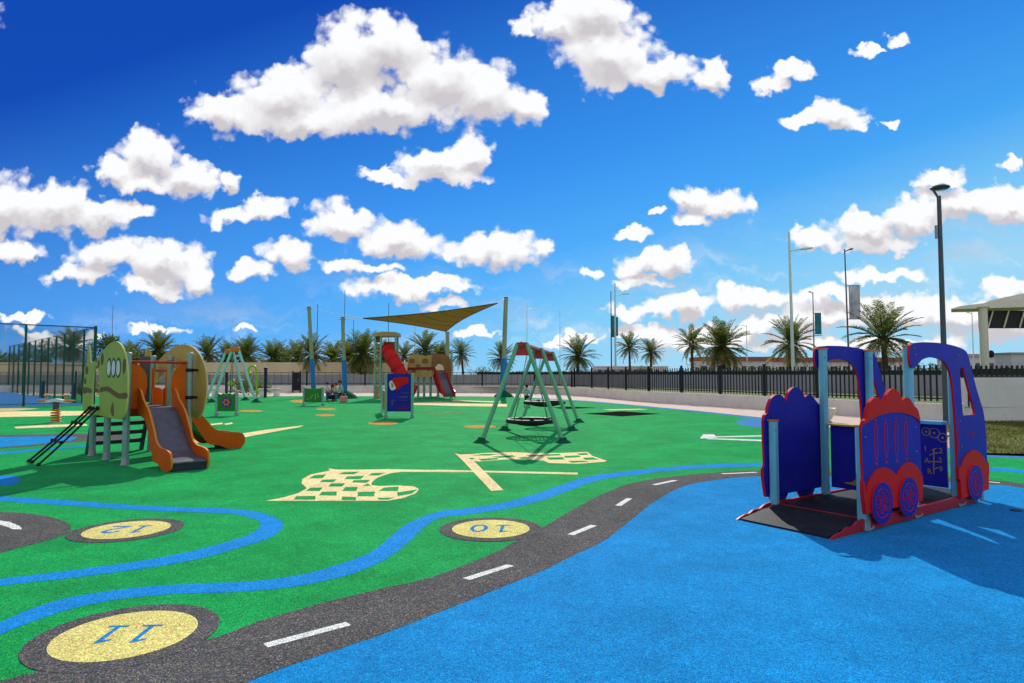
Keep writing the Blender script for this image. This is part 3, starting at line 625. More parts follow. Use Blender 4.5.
for y in (-.03, W_ + .03): MB().box((1.33, y, .062), (2.56, .045, .115)).build('side_beam', 'beam_red', TR, bevel=.008)
rp = MB().prism([(-.62, .006), (0.02, .088), (.02, .112), (-.62, .02)], W_ - .02, (Vector((0, W_ / 2, 0)), X_, Z_), mf=0, me=0).build('ramp', 'black_deck', TR)
MB().box((.012, W_ / 2, .108), (.025, W_ - .02, .014)).build('hinge_strip', 'beam_red', rp)
for y in (-.025, W_ + .025):
    MB().prism(cr([(-.65, .004), (-.61, .022), (-.51, .046), (-.44, .048), (-.36, .078), (-.25, .078), (-.16, .112), (-.03, .122), (.03, .105)], 4, False) + [(.03, .003), (-.65, .002)], .022, (Vector((0, y, 0)), X_, Z_), mf=0, me=0).build('ramp_curb', 'beam_red', rp, bevel=.005)
# ------------------------------------------------------------------ animal slide tower (x along the front slide, y across to the right)
ang = math.atan2(-.678, .735)
TW = thing('slide_tower', 'animal shaped play tower with lime side board and two orange slides', 'slide tower', (-7.98, 12.63, 0), ang)
L1, WW, DZ = 1.86, 1.03, .95
def gpost(parent, x, y, z0, z1, mat, r=.058, name='post'):
    mb = MB().tube([(x, y, z0), (x, y, z1)], r, 12); mb.lathe([(r * 1.04, z1 - .01), (r * 1.04, z1 + .015), (.001, z1 + .03)], (x, y, 0), 12)
    p = mb.build(name, mat, parent)
    MB().lathe([(r + .02, 0), (r + .018, .015), (r + .004, .03), (r + .003, .13), (r, .14)], (x, y, 0), 14).build('foot', 'steel', p)
    return p
for x, y, z in ((0, 0, .9), (.86, 0, .8), (L1, 0, 1.90), (0, WW, 1.90), (L1, WW, 1.92), (.95, WW, 1.88)): gpost(TW, x, y, 0, z, 'grey_post')
MB().box((L1 / 2, WW / 2, DZ - .03), (L1 - .04, WW - .06, .05)).build('deck', 'slat', TW, bevel=.005)
whale = cr([(-.52, 1.05), (-.47, .86), (-.2, .79), (.5, .80), (1.2, .78), (1.65, .78), (1.88, .86), (1.98, 1.1), (1.99, 1.45), (1.9, 1.78), (1.7, 2.0), (1.4, 2.11), (1.05, 2.10), (.72, 2.0), (.38, 1.87), (.1, 1.78), (-.08, 1.78), (-.16, 1.98), (-.22, 2.10), (-.28, 2.02), (-.30, 1.80), (-.42, 1.6), (-.5, 1.35)], 5)
door = cr([(.08, .93), (.07, 1.2), (.11, 1.55), (.22, 1.70), (.36, 1.68), (.46, 1.5), (.50, 1.2), (.50, .93)], 4, False)
fr = (Vector((0, -.10, 0)), X_, Z_)
WSH = .24
whale = [(x + WSH, z) for x, z in whale]; door = [(x + WSH, z) for x, z in door]
fr = (Vector((WSH, -.10, 0)), X_, Z_); fr0 = (Vector((0, -.10, 0)), X_, Z_)
wp = MB().prism(whale, .028, fr0, holes=[door], mf=0, me=1).build('lime_board', ['lime', 'lime_edge'], TW, bevel=.005)
def onboard(parent, out, mat, name, frame, off=.0165, th=.006): return MB().prism(out, th, frame, mf=0, me=0, off=off).build(name, mat, parent)
for x in (1.02, 1.27, 1.52):
    onboard(wp, ell(x, 1.66, .122, .175, 24), 'eye_grey', 'eye_rim', fr, .017)
    onboard(wp, ell(x + .01, 1.655, .088, .132, 24), 'eye_white', 'eye', fr, .022)
mb = MB()
for o in (cr([(.56, 1.30), (.75, 1.32), (1.0, 1.33), (1.3, 1.27), (1.6, 1.22), (1.97, 1.24), (1.985, 1.15), (1.6, 1.13), (1.3, 1.18), (1.0, 1.24), (.75, 1.24), (.56, 1.22)], 4), cr([(-.5, 1.28), (-.3, 1.3), (.0, 1.27), (.05, 1.2), (-.2, 1.2), (-.49, 1.18)], 4), ell(.62, 1.82, .075, .11, 16), ell(.42, 1.74, .05, .07, 16), ell(.26, 1.80, .04, .04, 12), ell(-.3, 1.62, .09, .08, 14), ell(-.38, 1.42, .07, .06, 14), cr([(1.78, 1.55), (1.86, 1.62), (1.9, 1.78), (1.8, 1.8), (1.74, 1.7)], 4), cr([(1.3, 1.05), (1.22, 1.0), (1.18, .92), (1.24, .85), (1.34, .83)], 4)):
    mb.prism(o, .005, fr, mf=0, me=0, off=.0165)
mb.build('markings', 'brown', wp)
fr3 = (Vector((0, WW + .15, 0)), X_, Z_)
tan_o = cr([(-.40, 1.42), (-.36, 1.60), (-.05, 1.84), (.5, 2.03), (1.1, 2.12), (1.6, 2.06), (1.98, 1.88), (2.22, 1.6), (2.28, 1.25), (2.2, .98), (2.02, .78), (1.8, .74), (1.6, .82), (1.5, 1.0), (1.46, 1.3), (1.36, 1.5), (1.15, 1.62), (.8, 1.66), (.45, 1.62), (.1, 1.52), (-.15, 1.40), (-.3, 1.36)], 5)
tp = MB().prism(tan_o, .028, fr3, mf=0, me=1).build('ochre_board', ['tan_board', 'tan_edge'], TW, bevel=.005)
mb = MB()
for x, z in ((L1, 1.62), (L1, 1.12), (.95, 1.78)): mb.box((x, WW + .10, z), (.05, .12, .045)); mb.lathe([(.066, -.03), (.066, .03)], (x, WW, z), 12)
mb.build('clamp', 'black', tp)
sp = MB().prism(cr([(.05, 1.5), (.0, 1.7), (.01, 1.95), (.06, 2.1), (.12, 2.0), (.15, 1.8), (.14, 1.5)], 4), .026, (Vector((-.06, WW - .14, 0)), Y_, Z_), mf=0, me=1).build('ear_board', ['tan_board', 'tan_edge'], TW)
MB().prism([(.0, .98), (WW * .25, .98), (WW * .25, 1.9), (.0, 1.9)], .02, (Vector((.0, WW * .76, 0)), Y_, Z_)).build('back_board', ['chute', 'chute'], TW)
# front barriers either side of the slide
for a, sgn in ((.06, 1), (WW - .06, -1)):
    o = cr([(0, .90), (0, 1.72), (.12, 1.70), (.22, 1.58), (.255, 1.42), (.24, 1.22), (.2, 1.05), (.19, .9)], 4, False)
    MB().prism([(a + sgn * x, z) for x, z in o] if sgn > 0 else [(a + sgn * x, z) for x, z in o][::-1], .024, (Vector((L1 - .02, 0, 0)), Y_, Z_), mf=0, me=1).build('barrier', ['orange', 'orange_edge'], TW, bevel=.004)
MB().tube([(L1, 0, 1.76), (L1, WW, 1.76)], .024, 10).build('grab_bar', 'red_bar', TW)
MB().box((L1 + .005, WW / 2, .885), (.03, WW - .12, .13)).build('deck_edge', 'darkred', TW, bevel=.006)
# right hand opening frame and barrier of the second slide
for a in (.1, .86):
    MB().prism([(a - .09, .92), (a + .09, .92), (a + .09, 1.66), (a - .09, 1.66)], .022, (Vector((0, WW - .02, 0)), X_, Z_), mf=0, me=1).build('barrier', ['orange', 'orange_edge'], TW, bevel=.004)
MB().tube([(0, WW, 1.62), (.95, WW, 1.62)], .022, 10).build('grab_bar', 'red_bar', TW)
def slide(parent, origin, dirv, half, length, top):
    """chute between two boards; dirv runs down the slide"""
    o = Vector(origin); s = Vector((-dirv.y, dirv.x, 0)); ey = Z_
    body = [(0, top), (.12, top), (.25, top - .06), (length - .62, .27), (length - .42, .19), (length - .05, .17), (length, .15), (length, .12), (length - .45, .13), (length - .66, .2), (.22, top - .14), (0, top - .1)]
    c = MB().prism(body, half * 2, (o, dirv, ey), mf=0, me=0).build('slide_chute', 'chute', parent, bevel=.01)
    MB().prism([(length - .42, .13), (length - .02, .12), (length - .03, .0), (length - .38, .0)], half * 2 - .02, (o, dirv, ey), mf=0, me=0).build('slide_base', 'slat', c)
    rail = cr([(-.06, top + .30), (.03, top + .34), (.14, top + .28), (.24, top + .16), (.36, top + .08), (.55, top - .06), (length * .52, top * .62), (length - .62, .44), (length - .44, .36), (length - .2, .34), (length - .03, .30), (length + .03, .18), (length, .05), (length - .1, .0), (length - .3, .0), (length - .52, .09), (length - .75, .16), (.42, top - .24), (.1, top - .12), (-.04, top - .05)], 4)
    for k in (-1, 1):
        MB().prism(rail, .035, (o + s * (half + .018) * k, dirv, ey), mf=0, me=1).build('slide_side', ['orange', 'orange_edge'], c, bevel=.006)
slide(TW, (L1, WW / 2 - .04, 0), X_, .27, 1.52, .96)
slide(TW, (.48, WW, 0), Y_, .25, 1.56, .94)
# stair at the back
for k in range(4):
    MB().box((-.08 - k * .10, WW / 2, .76 - k * .185), (.2, WW - .1, .075)).build('stair_tread', 'slat', TW, bevel=.008)
for y in (.03, WW - .03): MB().prism([(0, .90), (-.12, .92), (-.52, .0), (-.36, .0)][::-1], .035, (Vector((0, y, 0)), X_, Z_), mf=0, me=0).build('stringer', 'slat', TW, bevel=.005)
# rope ladder to the doorway
mb = MB(); mk = MB()
inv = TW.matrix_basis.copy(); TW_M = Matrix.Translation(TW.location) @ Matrix.Rotation(ang, 4, 'Z'); TI = TW_M.inverted()
feet = [TI @ G(*p) for p in ((27.5, 462), (31, 463.2), (37, 466))]
tops = [Vector((.30, -.12, .95)), Vector((.52, -.12, .95)), Vector((.76, -.12, .95))]
rp_ = None
for i, (a, b) in enumerate(zip(feet, tops)):
    r_ = MB().tube([a, a.lerp(b, .33) - Vector((0, 0, .02)), a.lerp(b, .66) - Vector((0, 0, .02)), b], .018, 8).build('climbing_rope', 'black', TW)
    mb = MB()
    for t in (0.02, .38, .7, .97): mb.ball(a.lerp(b, t), .035, 8)
    mb.build('rope_knot', 'black', r_)
for t in (.38, .7):
    MB().tube([a.lerp(b, t) for a, b in zip(feet, tops)], .016, 8).build('rope_rung', 'black', TW)
# ------------------------------------------------------------------ nest swing
SW = thing('nest_swing', 'green three frame swing with black basket seat hanging in the near bay', 'swing', (0, 0, 0))
AX = [(Vector((.23, 15.0, 0))), Vector((.72, 18.25, 0)), Vector((1.22, 21.3, 0))]
SW.location = AX[0]; base = AX[0].copy(); AX = [a - base for a in AX]
HT, SPR = 2.24, .92
for i, a in enumerate(AX):
    for sx in (-1, 1):
        foot = a + Vector((sx * SPR, 0, 0)); top = a + Vector((sx * .10, 0, HT))
        lg = MB().tube([foot, top], .052, 14).build('leg', 'swing_green', SW)
        MB().lathe([(.20, 0), (.17, .03), (.10, .07), (.075, .12)], foot, 16).build('foot', 'foot_green', lg)
    t = [(-.23, HT - .27), (.23, HT - .27), (.12, HT + .03), (-.12, HT + .03)]
    MB().prism(t, .05, (a, X_, Z_), mf=0, me=0).build('gusset', 'red_bar', SW, bevel=.01)
bm_ = MB().tube([AX[0] + Vector((-.02, -.12, HT - .02)), AX[2] + Vector((.02, .12, HT - .02))], .06, 12); bm_.build('top_beam', 'red_bar', SW)
def nest(c, z, rad, beamz):
    n_ = MB()
    n_.tube([c + Vector((rad * math.cos(a), rad * math.sin(a), z)) for a in [2 * math.pi * i / 32 for i in range(32)]], .055, 10, closed=True)
    s_ = n_.build('basket_seat', 'black', SW)
    mb = MB()
    for k in range(-5, 6):
        q = rad * k / 6; h = math.sqrt(max(0, rad * rad - q * q))
        for ax in (0, 1):
            pts = []
            for j in range(9):
                u = -h + 2 * h * j / 8; rr = (u * u + q * q) / (rad * rad)
                pts.append(c + (Vector((u, q, 0)) if ax == 0 else Vector((q, u, 0))) + Vector((0, 0, z - .12 * (1 - rr))))
            mb.tube(pts, .016, 6)
    mb.build('basket_net', 'black', s_)
    d = (AX[1] - AX[0]).normalized()
    for sx in (-1, 1):
        for sy in (-1, 1):
            e = c + Vector((sx * rad * .72, sy * rad * .68, z + .05)); tp_ = c + d * (sy * .55); tp_.z = beamz
            mid = e.lerp(tp_, .45)
            ch = MB(); pts = [e.lerp(tp_, j / 40) for j in range(41)]
            for j in range(40):
                ch.beam(pts[j], pts[j].lerp(pts[j + 1], .86), .022 if j % 2 else .008, .008 if j % 2 else .022)
            ch.build('chain', 'chain', SW)
for i in (0, 1): nest((AX[i] + AX[i + 1]) / 2, (.38, .70)[i], .58, HT - .06)
# ------------------------------------------------------------------ tall far swing
FS = thing('tall_swing', 'tall pale green swing frame with orange joints behind the flower board', 'swing', (-15.27, 36.4, 0))
M['pale_green'] = plain('pale green steel', (.30, .60, .52), .4)
for y, feet_, tops_ in ((0, (-1.22, 1.21), (-.17, .17)), (2.6, (-2.78, -.43), (-1.63, -1.23))):
    for xf, xt in zip(feet_, tops_):
        foot = Vector((xf, y, 0)); top = Vector((xt, y, 2.9))
        lg = MB().tube([foot, top], .075, 10).build('leg', 'pale_green', FS)
        MB().lathe([(.30, 0), (.25, .05), (.13, .12), (.09, .2)], foot, 12).build('foot', 'foot_green', lg)
    MB().box(((tops_[0] + tops_[1]) / 2, y, 2.9), (.5, .2, .26)).build('joint', 'orange_cap', FS, bevel=.03)
MB().tube([(0, .1, 2.92), (-1.43, 2.5, 2.92)], .08, 10).build('top_beam', 'orange_cap', FS)
for k in (.35, .65): MB().tube([(-1.43 * k, 2.6 * k, 2.86), (-1.43 * k, 2.6 * k, .6)], .02, 6).build('chain', 'chain', FS)
MB().box((-.71, 1.3, .58), (.35, .95, .05), rotz(.5)).build('swing_seat', 'black', FS, bevel=.01)
# ------------------------------------------------------------------ activity boards
def board_frame(name, label, px, w, h, postmat, faces, rz=0):
    t = thing(name, label, 'play board', G(*px), rz)
    for sx in (-1, 1):
        p = MB().box((sx * w / 2, 0, h / 2), (.09, .09, h)).build('post', postmat, t, bevel=.012)
        MB().box((sx * w / 2, 0, .06), (.12, .12, .12)).build('foot', 'steel', p, bevel=.01)
    return t
bt = board_frame('play_board', 'small green play board with a purple flower wheel between pale posts', (226.5, 415.8), .74, .93, 'grey_post', 0)
o = [(-.35, .17), (.35, .17), (.35, .84)] + cr([(.33, .86), (.22, .80), (.1, .84), (0, .80), (-.12, .84), (-.22, .79), (-.33, .86)], 4, False) + [(-.35, .84)]
b_ = MB().prism(o, .03, (Vector((0, 0, 0)), X_, Z_), mf=0, me=1).build('board', ['panel_green', 'lime_edge'], bt, bevel=.004)
w_ = MB().prism(ell(0, .5, .185, .185, 28), .02, (Vector((0, 0, 0)), X_, Z_), mf=0, me=0, off=.027).build('flower_wheel', 'purple', b_)
mb = MB()
for k in range(6):
    a = k * math.pi / 3; mb.prism(ell(.095 * math.cos(a), .5 + .095 * math.sin(a), .045, .045, 14), .006, (Vector((0, 0, 0)), X_, Z_), mf=0, me=0, off=.041)
mb.build('petals', 'orange_cap', w_)
b2 = board_frame('play_board', 'plain green play board with faint scratches beside the seated group', (313.2, 405.8), .93, .93, 'grey_post', 0)
b_ = MB().prism([(-.45, .17), (.45, .17), (.45, .87), (.2, .84), (-.2, .84), (-.45, .87)], .03, (Vector((0, 0, 0)), X_, Z_), mf=0, me=1).build('board', ['panel_green', 'lime_edge'], b2, bevel=.004)
mb = MB()
for a, b in (((-.15, .35), (.0, .55)), ((.1, .3), (.1, .6)), ((.2, .6), (.25, .4)), ((-.3, .3), (-.2, .36))): mb.beam((a[0], -.018, a[1]), (b[0], -.018, b[1]), .004, .018)
mb.build('scratches', 'lime_edge', b_)
b3 = board_frame('play_board', 'tall blue play board with a red splash picture between green posts', (399, 417.8), .93, 1.56, 'swing_green', 0)
b_ = MB().prism([(-.44, .22), (.44, .22), (.44, 1.56), (-.44, 1.56)], .03, (Vector((0, 0, 0)), X_, Z_), mf=0, me=1).build('board', ['navy_face', 'sky_board'], b3, bevel=.004)
fr4 = (Vector((0, 0, 0)), X_, Z_)
for name, mat, outs in (('red_splash', 'red_edge', [cr([(-.22, 1.38), (.0, 1.43), (.26, 1.44), (.34, 1.36), (.3, 1.22), (.12, 1.16), (.02, 1.08), (-.1, 1.0), (-.14, 1.15), (-.28, 1.2)], 4)]),
                        ('pale_swirl', 'shirt_white', [cr([(-.36, 1.22), (-.28, 1.32), (-.2, 1.22), (-.12, 1.05), (-.2, .98), (-.3, 1.0)], 4)]),
                        ('yellow_spot', 'gold_line', [cr([(-.29, 1.2), (-.24, 1.24), (-.19, 1.14), (-.24, 1.06)], 4)]),
                        ('grey_lines', 'eye_grey', [ell(.16, .74, .2, .03, 18), ell(.18, .88, .14, .012, 14), ell(.14, .62, .16, .012, 14), ell(-.24, .52, .03, .1, 14), ell(-.2, .62, .1, .02, 12)]),
                        ('brown_lines', 'darkred', [ell(.12, .33, .2, .012, 14), ell(.18, .39, .12, .01, 14), ell(.0, .29, .12, .01, 14)])):
    mb = MB()
    for o in outs: mb.prism(o, .004, fr4, mf=0, me=0, off=.018 + .002 * ['red_splash', 'pale_swirl', 'yellow_spot', 'grey_lines', 'brown_lines'].index(name))
    mb.build(name, mat, b_)
q = G(382.3, 412.4) - b3.location
p = MB().box((q.x, q.y, .5), (.09, .09, 1.0)).build('post', 'teal_post', b3, bevel=.01)
MB().prism([(0.12, .2), (.92, .2), (.92, .93), (0.12, .93)], .03, (Vector((q.x, q.y, 0)), (Vector((-.465, 0, 0)) - Vector((q.x, q.y, 0))).normalized() * 3.0, Z_), mf=0, me=1).build('wing_board', ['orange', 'tan_edge'], b3)
# ------------------------------------------------------------------ far red playset
PS = thing('red_playset', 'far playset with tall tower, red tube slide, red open slide and tan animal boards', 'playset', G(378, 398.4)); S0 = PS.location.copy()
def L_(u, v, dy=0.0): return P(u, v, S0.y + dy) - S0
def lx(u): return (u - 512) / F * S0.y * 1.0 - S0.x
def lz(v): return L_(378, v).z
for i, (u, dy, v) in enumerate(((375, 0, 333), (381, -.1, 334), (395.6, 0, 333), (377, 1.3, 333), (394, 1.3, 333))):
    MB().tube([(lx(u), dy, 0), (lx(u), dy, lz(v))], .07, 8).build('post', 'play_post', PS)
MB().prism([(lx(374), lz(336.5)), (lx(397), lz(336)), (lx(396.5), lz(332.2)), (lx(383), lz(331.6)), (lx(374), lz(333))], 1.7, (Vector((0, .65, 0)), X_, Z_), mf=0, me=0).build('roof', 'play_tan', PS, bevel=.02)
MB().box(((lx(375) + lx(381)) / 2, .1, lz(338.5)), (lx(381) - lx(375), .04, .5)).build('roof_board', 'play_brown', PS)
mb = MB()
for k in range(9): mb.box(((lx(375) + lx(381)) / 2, -.02, lz(347 + k * 4)), (lx(381) - lx(375), .06, .09))
mb.build('ladder_rungs', 'play_tan', PS)
MB().box(((lx(381) + lx(395)) / 2, 0.9, lz(349)), (lx(395) - lx(381), .05, 1.0)).build('tower_board', 'play_brown', PS)
MB().box((lx(377.5), -.1, lz(392)), (.28, .04, .8)).build('foot_board', 'play_tan', PS)
mb = MB(); mb.box((lx(385), .6, lz(362)), (1.4, 1.4, .1)); mb.build('deck', 'play_brown', PS)
tb = [L_(387, 350, .2), L_(389, 353, -.2), L_(393, 360, -.6), L_(397.5, 368, -.8), L_(402, 376, -.8), L_(407, 385, -.7), L_(411, 390.5, -.7), L_(415, 392, -.7)]
tt = MB().tube(tb, .42, 18, cap=False).build('tube_slide', 'slide_red', PS)
mb = MB()
for i in (1, 2, 3, 4, 5):
    d = (tb[i + 1] - tb[i - 1]).normalized(); mb.tube([tb[i] - d * .05, tb[i] + d * .05], .455, 18, cap=False)
mb.build('tube_collar', 'slide_red', tt)
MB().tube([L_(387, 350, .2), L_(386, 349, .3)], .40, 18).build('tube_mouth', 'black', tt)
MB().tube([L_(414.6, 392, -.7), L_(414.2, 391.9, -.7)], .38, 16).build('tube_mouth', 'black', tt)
for u in (417.5, 423.5, 430, 437.5, 451):
    MB().tube([(lx(u), .4, 0), (lx(u), .4, lz(371 if u < 440 else 350))], .08, 8).build('post', 'play_post', PS)
def bodyb(pts, mat, name, dy, th=.05): return MB().prism(cr([(lx(u), lz(v)) for u, v in pts], 3), th, (Vector((0, dy, 0)), X_, Z_), mf=0, me=0).build(name, mat, PS, bevel=.01)
bodyb([(408, 376), (408, 362), (409, 356), (415, 354.5), (421, 355), (426, 356), (433, 355), (434, 362), (433, 376), (420, 377)], 'play_tan', 'animal_board', .05)
bodyb([(432, 372), (432, 358), (434, 355), (441, 353.8), (448, 356), (451, 362), (451.5, 372), (449, 379), (446, 374), (443, 366), (438, 364), (434.5, 369)], 'play_brown', 'animal_board', .0)
for u, v, r in ((412, 361, .2), (418, 366, .16), (425, 361, .22), (429, 369, .15), (414, 371, .15), (441, 358, .16)): MB().prism(ell(lx(u), lz(v), r, r * .8, 12), .01, (Vector((0, .02, 0)), X_, Z_), mf=0, me=0).build('spot', 'play_brown', PS)
mb = MB(); mb.prism([(lx(408), lz(367.5)), (lx(434), lz(366.8)), (lx(434), lz(369.4)), (lx(408), lz(370))], .012, (Vector((0, -.04, 0)), X_, Z_), mf=0, me=0); mb.build('board_stripe', 'darkred', PS)
MB().box((lx(430), 1.0, lz(371)), (2.6, 1.2, .1)).build('deck', 'play_brown', PS)
for dy, u0 in ((.5, 431.5),):
    MB().prism(cr([(lx(u0), lz(372)), (lx(u0 + 2), lz(369)), (lx(u0 + 8), lz(384)), (lx(u0 + 11), lz(392)), (lx(u0 + 9), lz(394)), (lx(u0 + 4), lz(386))], 3), .5, (Vector((0, dy, 0)), X_, Z_), mf=0, me=0).build('side_slide', 'slide_red', PS)
A0, B0 = L_(440, 372, .2), L_(450, 396.5, -1.6)
d = (B0 - A0); sd = d.cross(Z_).normalized()
ch = MB(); pts = [A0, A0.lerp(B0, .35) + Z_ * .05, A0.lerp(B0, .8) - Z_ * .1, B0 + Z_ * .05]
for k in range(3):
    ch.add([pts[k] - sd * .28, pts[k] + sd * .28, pts[k + 1] + sd * .28, pts[k + 1] - sd * .28, pts[k] - sd * .28 - Z_ * .06, pts[k] + sd * .28 - Z_ * .06, pts[k + 1] + sd * .28 - Z_ * .06, pts[k + 1] - sd * .28 - Z_ * .06], [(0, 1, 2, 3), (7, 6, 5, 4), (0, 3, 7, 4), (1, 5, 6, 2)])
osl = ch.build('open_slide', 'chute', PS)
for s in (-1, 1):
    mb = MB(); pp = [q + sd * s * .31 for q in pts]
    pp = [pp[0] - d * .12 + Z_ * .35] + pp
    for k in range(len(pp) - 1):
        mb.add([pp[k] - Z_ * .12, pp[k + 1] - Z_ * .12, pp[k + 1] + Z_ * .26, pp[k] + Z_ * .26, pp[k] - Z_ * .12 + sd * s * .05, pp[k + 1] - Z_ * .12 + sd * s * .05, pp[k + 1] + Z_ * .26 + sd * s * .05, pp[k] + Z_ * .26 + sd * s * .05], [(0, 1, 2, 3), (4, 7, 6, 5), (3, 2, 6, 7), (0, 4, 5, 1), (1, 5, 6, 2), (0, 3, 7, 4)])
    mb.build('slide_side', 'slide_red', osl)
# ------------------------------------------------------------------ shade sail and its masts
def mast(label, base, top, rb, rt, zsplit, mound):
    t = thing('sail_mast', label, 'mast', base, 0, 'shade sail masts'); v = top - base; k = zsplit / v.z
    MB().tube([v * 0, v * k], [rb * 1.28, rb * 1.25], 16).build('mast_padding', 'mast_blue', t)
    MB().tube([v * k * .98, v], [rb, rt], 16).build('mast_pole', 'mast_top', t)
    MB().tube([v, v + Vector((0, 0, .05))], rt * 1.1, 12).build('mast_cap', 'lamp_dark', t)
    MB().tube([v * .985 + Vector((-.2, 0, 0)), v * .985 + Vector((.2, 0, 0))], .03, 6).build('eye_bolt', 'steel', t)
    if mound: MB().lathe([(mound, 0), (mound * .8, mound * .25), (mound * .35, mound * .55), (rb * 1.2, mound * .62)], (mound * .1, 0, 0), 20).build('footing', 'foot_green', t)
    return t
b1 = G(314, 397); m1t = P(309, 307.6, b1.y - .2); mast('leftmost leaning shade mast, olive above blue padding, tallest of the left pair', b1, m1t, .125, .12, 2.55, 0)
bb2 = G(345.2, 398.4); m2t = P(342.6, 318, bb2.y - .2); mast('shade mast with the seated group at its blue padded foot', bb2, m2t, .12, .11, 2.45, .75)
bb3 = G(502.6, 397); m3t = P(506, 298, bb3.y + .2); mast('shade mast standing just behind the three frame green swing', bb3, m3t, .16, .14, 2.6, .7)
bb4 = P(448, 392.5, 54); bb4.z = 0; m4t = P(447.4, 332.5, 54); mast('far shade mast rising behind the brown animal boards of the playset', bb4, m4t, .17, .15, 1.4, 0)
SL = [P(363, 318.3, 42.4), P(497.5, 303.2, 44.2), P(446, 331.5, 53.3)]
ctr = (SL[0] + SL[1] + SL[2]) / 3; mb = MB(); n = 16; vs = []; idx = {}
for i in range(n + 1):
    for j in range(n + 1 - i):
        a, b, c = i / n, j / n, 1 - (i + j) / n
        p = SL[0] * a + SL[1] * b + SL[2] * c
        pull = 4 * (a * b * .20 + b * c * .17 + a * c * .10); p = p.lerp(ctr, min(.75, pull)); p.z -= .9 * a * b * c * 6
        idx[i, j] = len(vs); vs.append(p)
fs = []
for i in range(n):
    for j in range(n - i):
        fs.append((idx[i, j], idx[i + 1, j], idx[i, j + 1]))
        if i + j < n - 1: fs.append((idx[i + 1, j], idx[i + 1, j + 1], idx[i, j + 1]))
sail = thing('shade_sail', 'olive brown triangular shade sail stretched high between the masts', 'shade sail', SL[0])
so = MB().add([v - SL[0] for v in vs], fs, 0, True).build('sail_cloth', 'sail', sail)
for sq in ([idx[i, 0] for i in range(n + 1)], [idx[0, j] for j in range(n + 1)], [idx[i, n - i] for i in range(n + 1)]):
    MB().tube([vs[q] - SL[0] for q in sq], .035, 6).build('hem', 'sail', so)
for j in (3, 6, 9, 12): MB().tube([vs[idx[i, j]] - SL[0] - Z_ * .01 for i in range(n + 1 - j)], .014, 5).build('seam', 'sail', so)
for a, b in ((m1t, SL[0]), (m2t, SL[0]), (m3t, SL[1]), (m4t, SL[2])):
    mid = a.lerp(b, .5) - Z_ * .04 * (a - b).length / 3
    MB().tube([a - SL[0], mid - SL[0], b - SL[0]], .018, 6).build('cable', 'cable', sail)
# ------------------------------------------------------------------ small playground things
sr = thing('spring_rider', 'spring see-saw with white top and orange handles near the court', 'spring rider', G(55.5, 422.3))
mb = MB(); mb.tube([Vector((.13 * math.cos(t), .13 * math.sin(t), .02 + .4 * t / (2 * math.pi * 5))) for t in [2 * math.pi * 5 * i / 80 for i in range(81)]], .022, 6); mb.build('spring', 'orange_cap', sr)
MB().tube([(0, 0, .0), (0, 0, .02)], .2, 14).build('base_plate', 'steel', sr)
MB().tube([(0, 0, .40), (0, 0, .66)], .09, 10).build('pedestal', 'eye_grey', sr)
MB().prism(cr([(-.45, .62), (-.25, .63), (0, .66), (.25, .63), (.45, .62), (.45, .67), (.25, .71), (0, .76), (-.25, .71), (-.45, .67)], 3), .16, (Vector((0, 0, 0)), X_, Z_), mf=0, me=0).build('beam', 'shirt_white', sr, bevel=.01)
for s in (-1, 1):
    MB().box((s * .42, 0, .69), (.24, .26, .05)).build('seat', 'orange_cap', sr, bevel=.015)
    MB().tube([(s * .3, -.16, .86), (s * .3, 0, .9), (s * .3, .16, .86)], .02, 6).build('handle', 'orange_cap', sr)
    MB().tube([(s * .3, 0, .66), (s * .3, 0, .9)], .022, 6).build('handle_post', 'orange_cap', sr)
def tramp(label, pts):
    q = [G(*p) for p in pts]; c = sum(q, Vector()) / 4
    t = thing('ground_trampoline', label, 'trampoline', c)
    MB().sheet([p - c for p in q], .01).build('rim', 'rim_mat', t); MB().sheet([(p - c) * .96 for p in q], .016).build('jump_bed', 'black_mat', t)
tramp('black diamond trampoline set in the ground right of the green swing', [(582, 413.7), (622, 411.3), (662, 413.9), (622, 416.5)])
tramp('smaller black trampoline set in the ground behind the swing legs', [(552, 407.6), (568, 406.6), (599, 407.8), (563, 409.2)])
bw = thing('spinner_bowl', 'cream spinner bowl standing on the paving seen through the train cabin', 'spinner bowl', G(825.5, 421.8))
MB().lathe([(.12, 0), (.16, .06), (.24, .18), (.31, .32), (.345, .42), (.335, .45), (.30, .44), (.27, .34), (.18, .2), (.02, .14)], (0, 0, 0), 28).build('bowl', 'bowl', bw)
MB().lathe([(.2, 0), (.2, .02), (.06, .03), (.05, .1)], (0, 0, 0), 16).build('base', 'steel', bw)
ar = thing('pipe_arch', 'curled lime green play pipe beside the tall swing', 'play pipe', P(256.5, 397.6, 44)); ar.location.z = 0
MB().tube([(0, 0, 0), (0, 0, 1.5), (-.03, 0, 1.85), (-.15, 0, 2.06), (-.33, 0, 2.12), (-.5, 0, 2.02), (-.58, 0, 1.82), (-.55, 0, 1.66)], .075, 10).build('pipe', 'arch_lime', ar)
MB().lathe([(.02, 0), (.2, .05), (.24, .2), (.12, .3)], (-.55, 0, 1.4), 12).build('spout', 'arch_lime', ar)
MB().lathe([(.2, 0), (.2, .04), (.08, .05)], (0, 0, 0), 12).build('base', 'steel', ar)
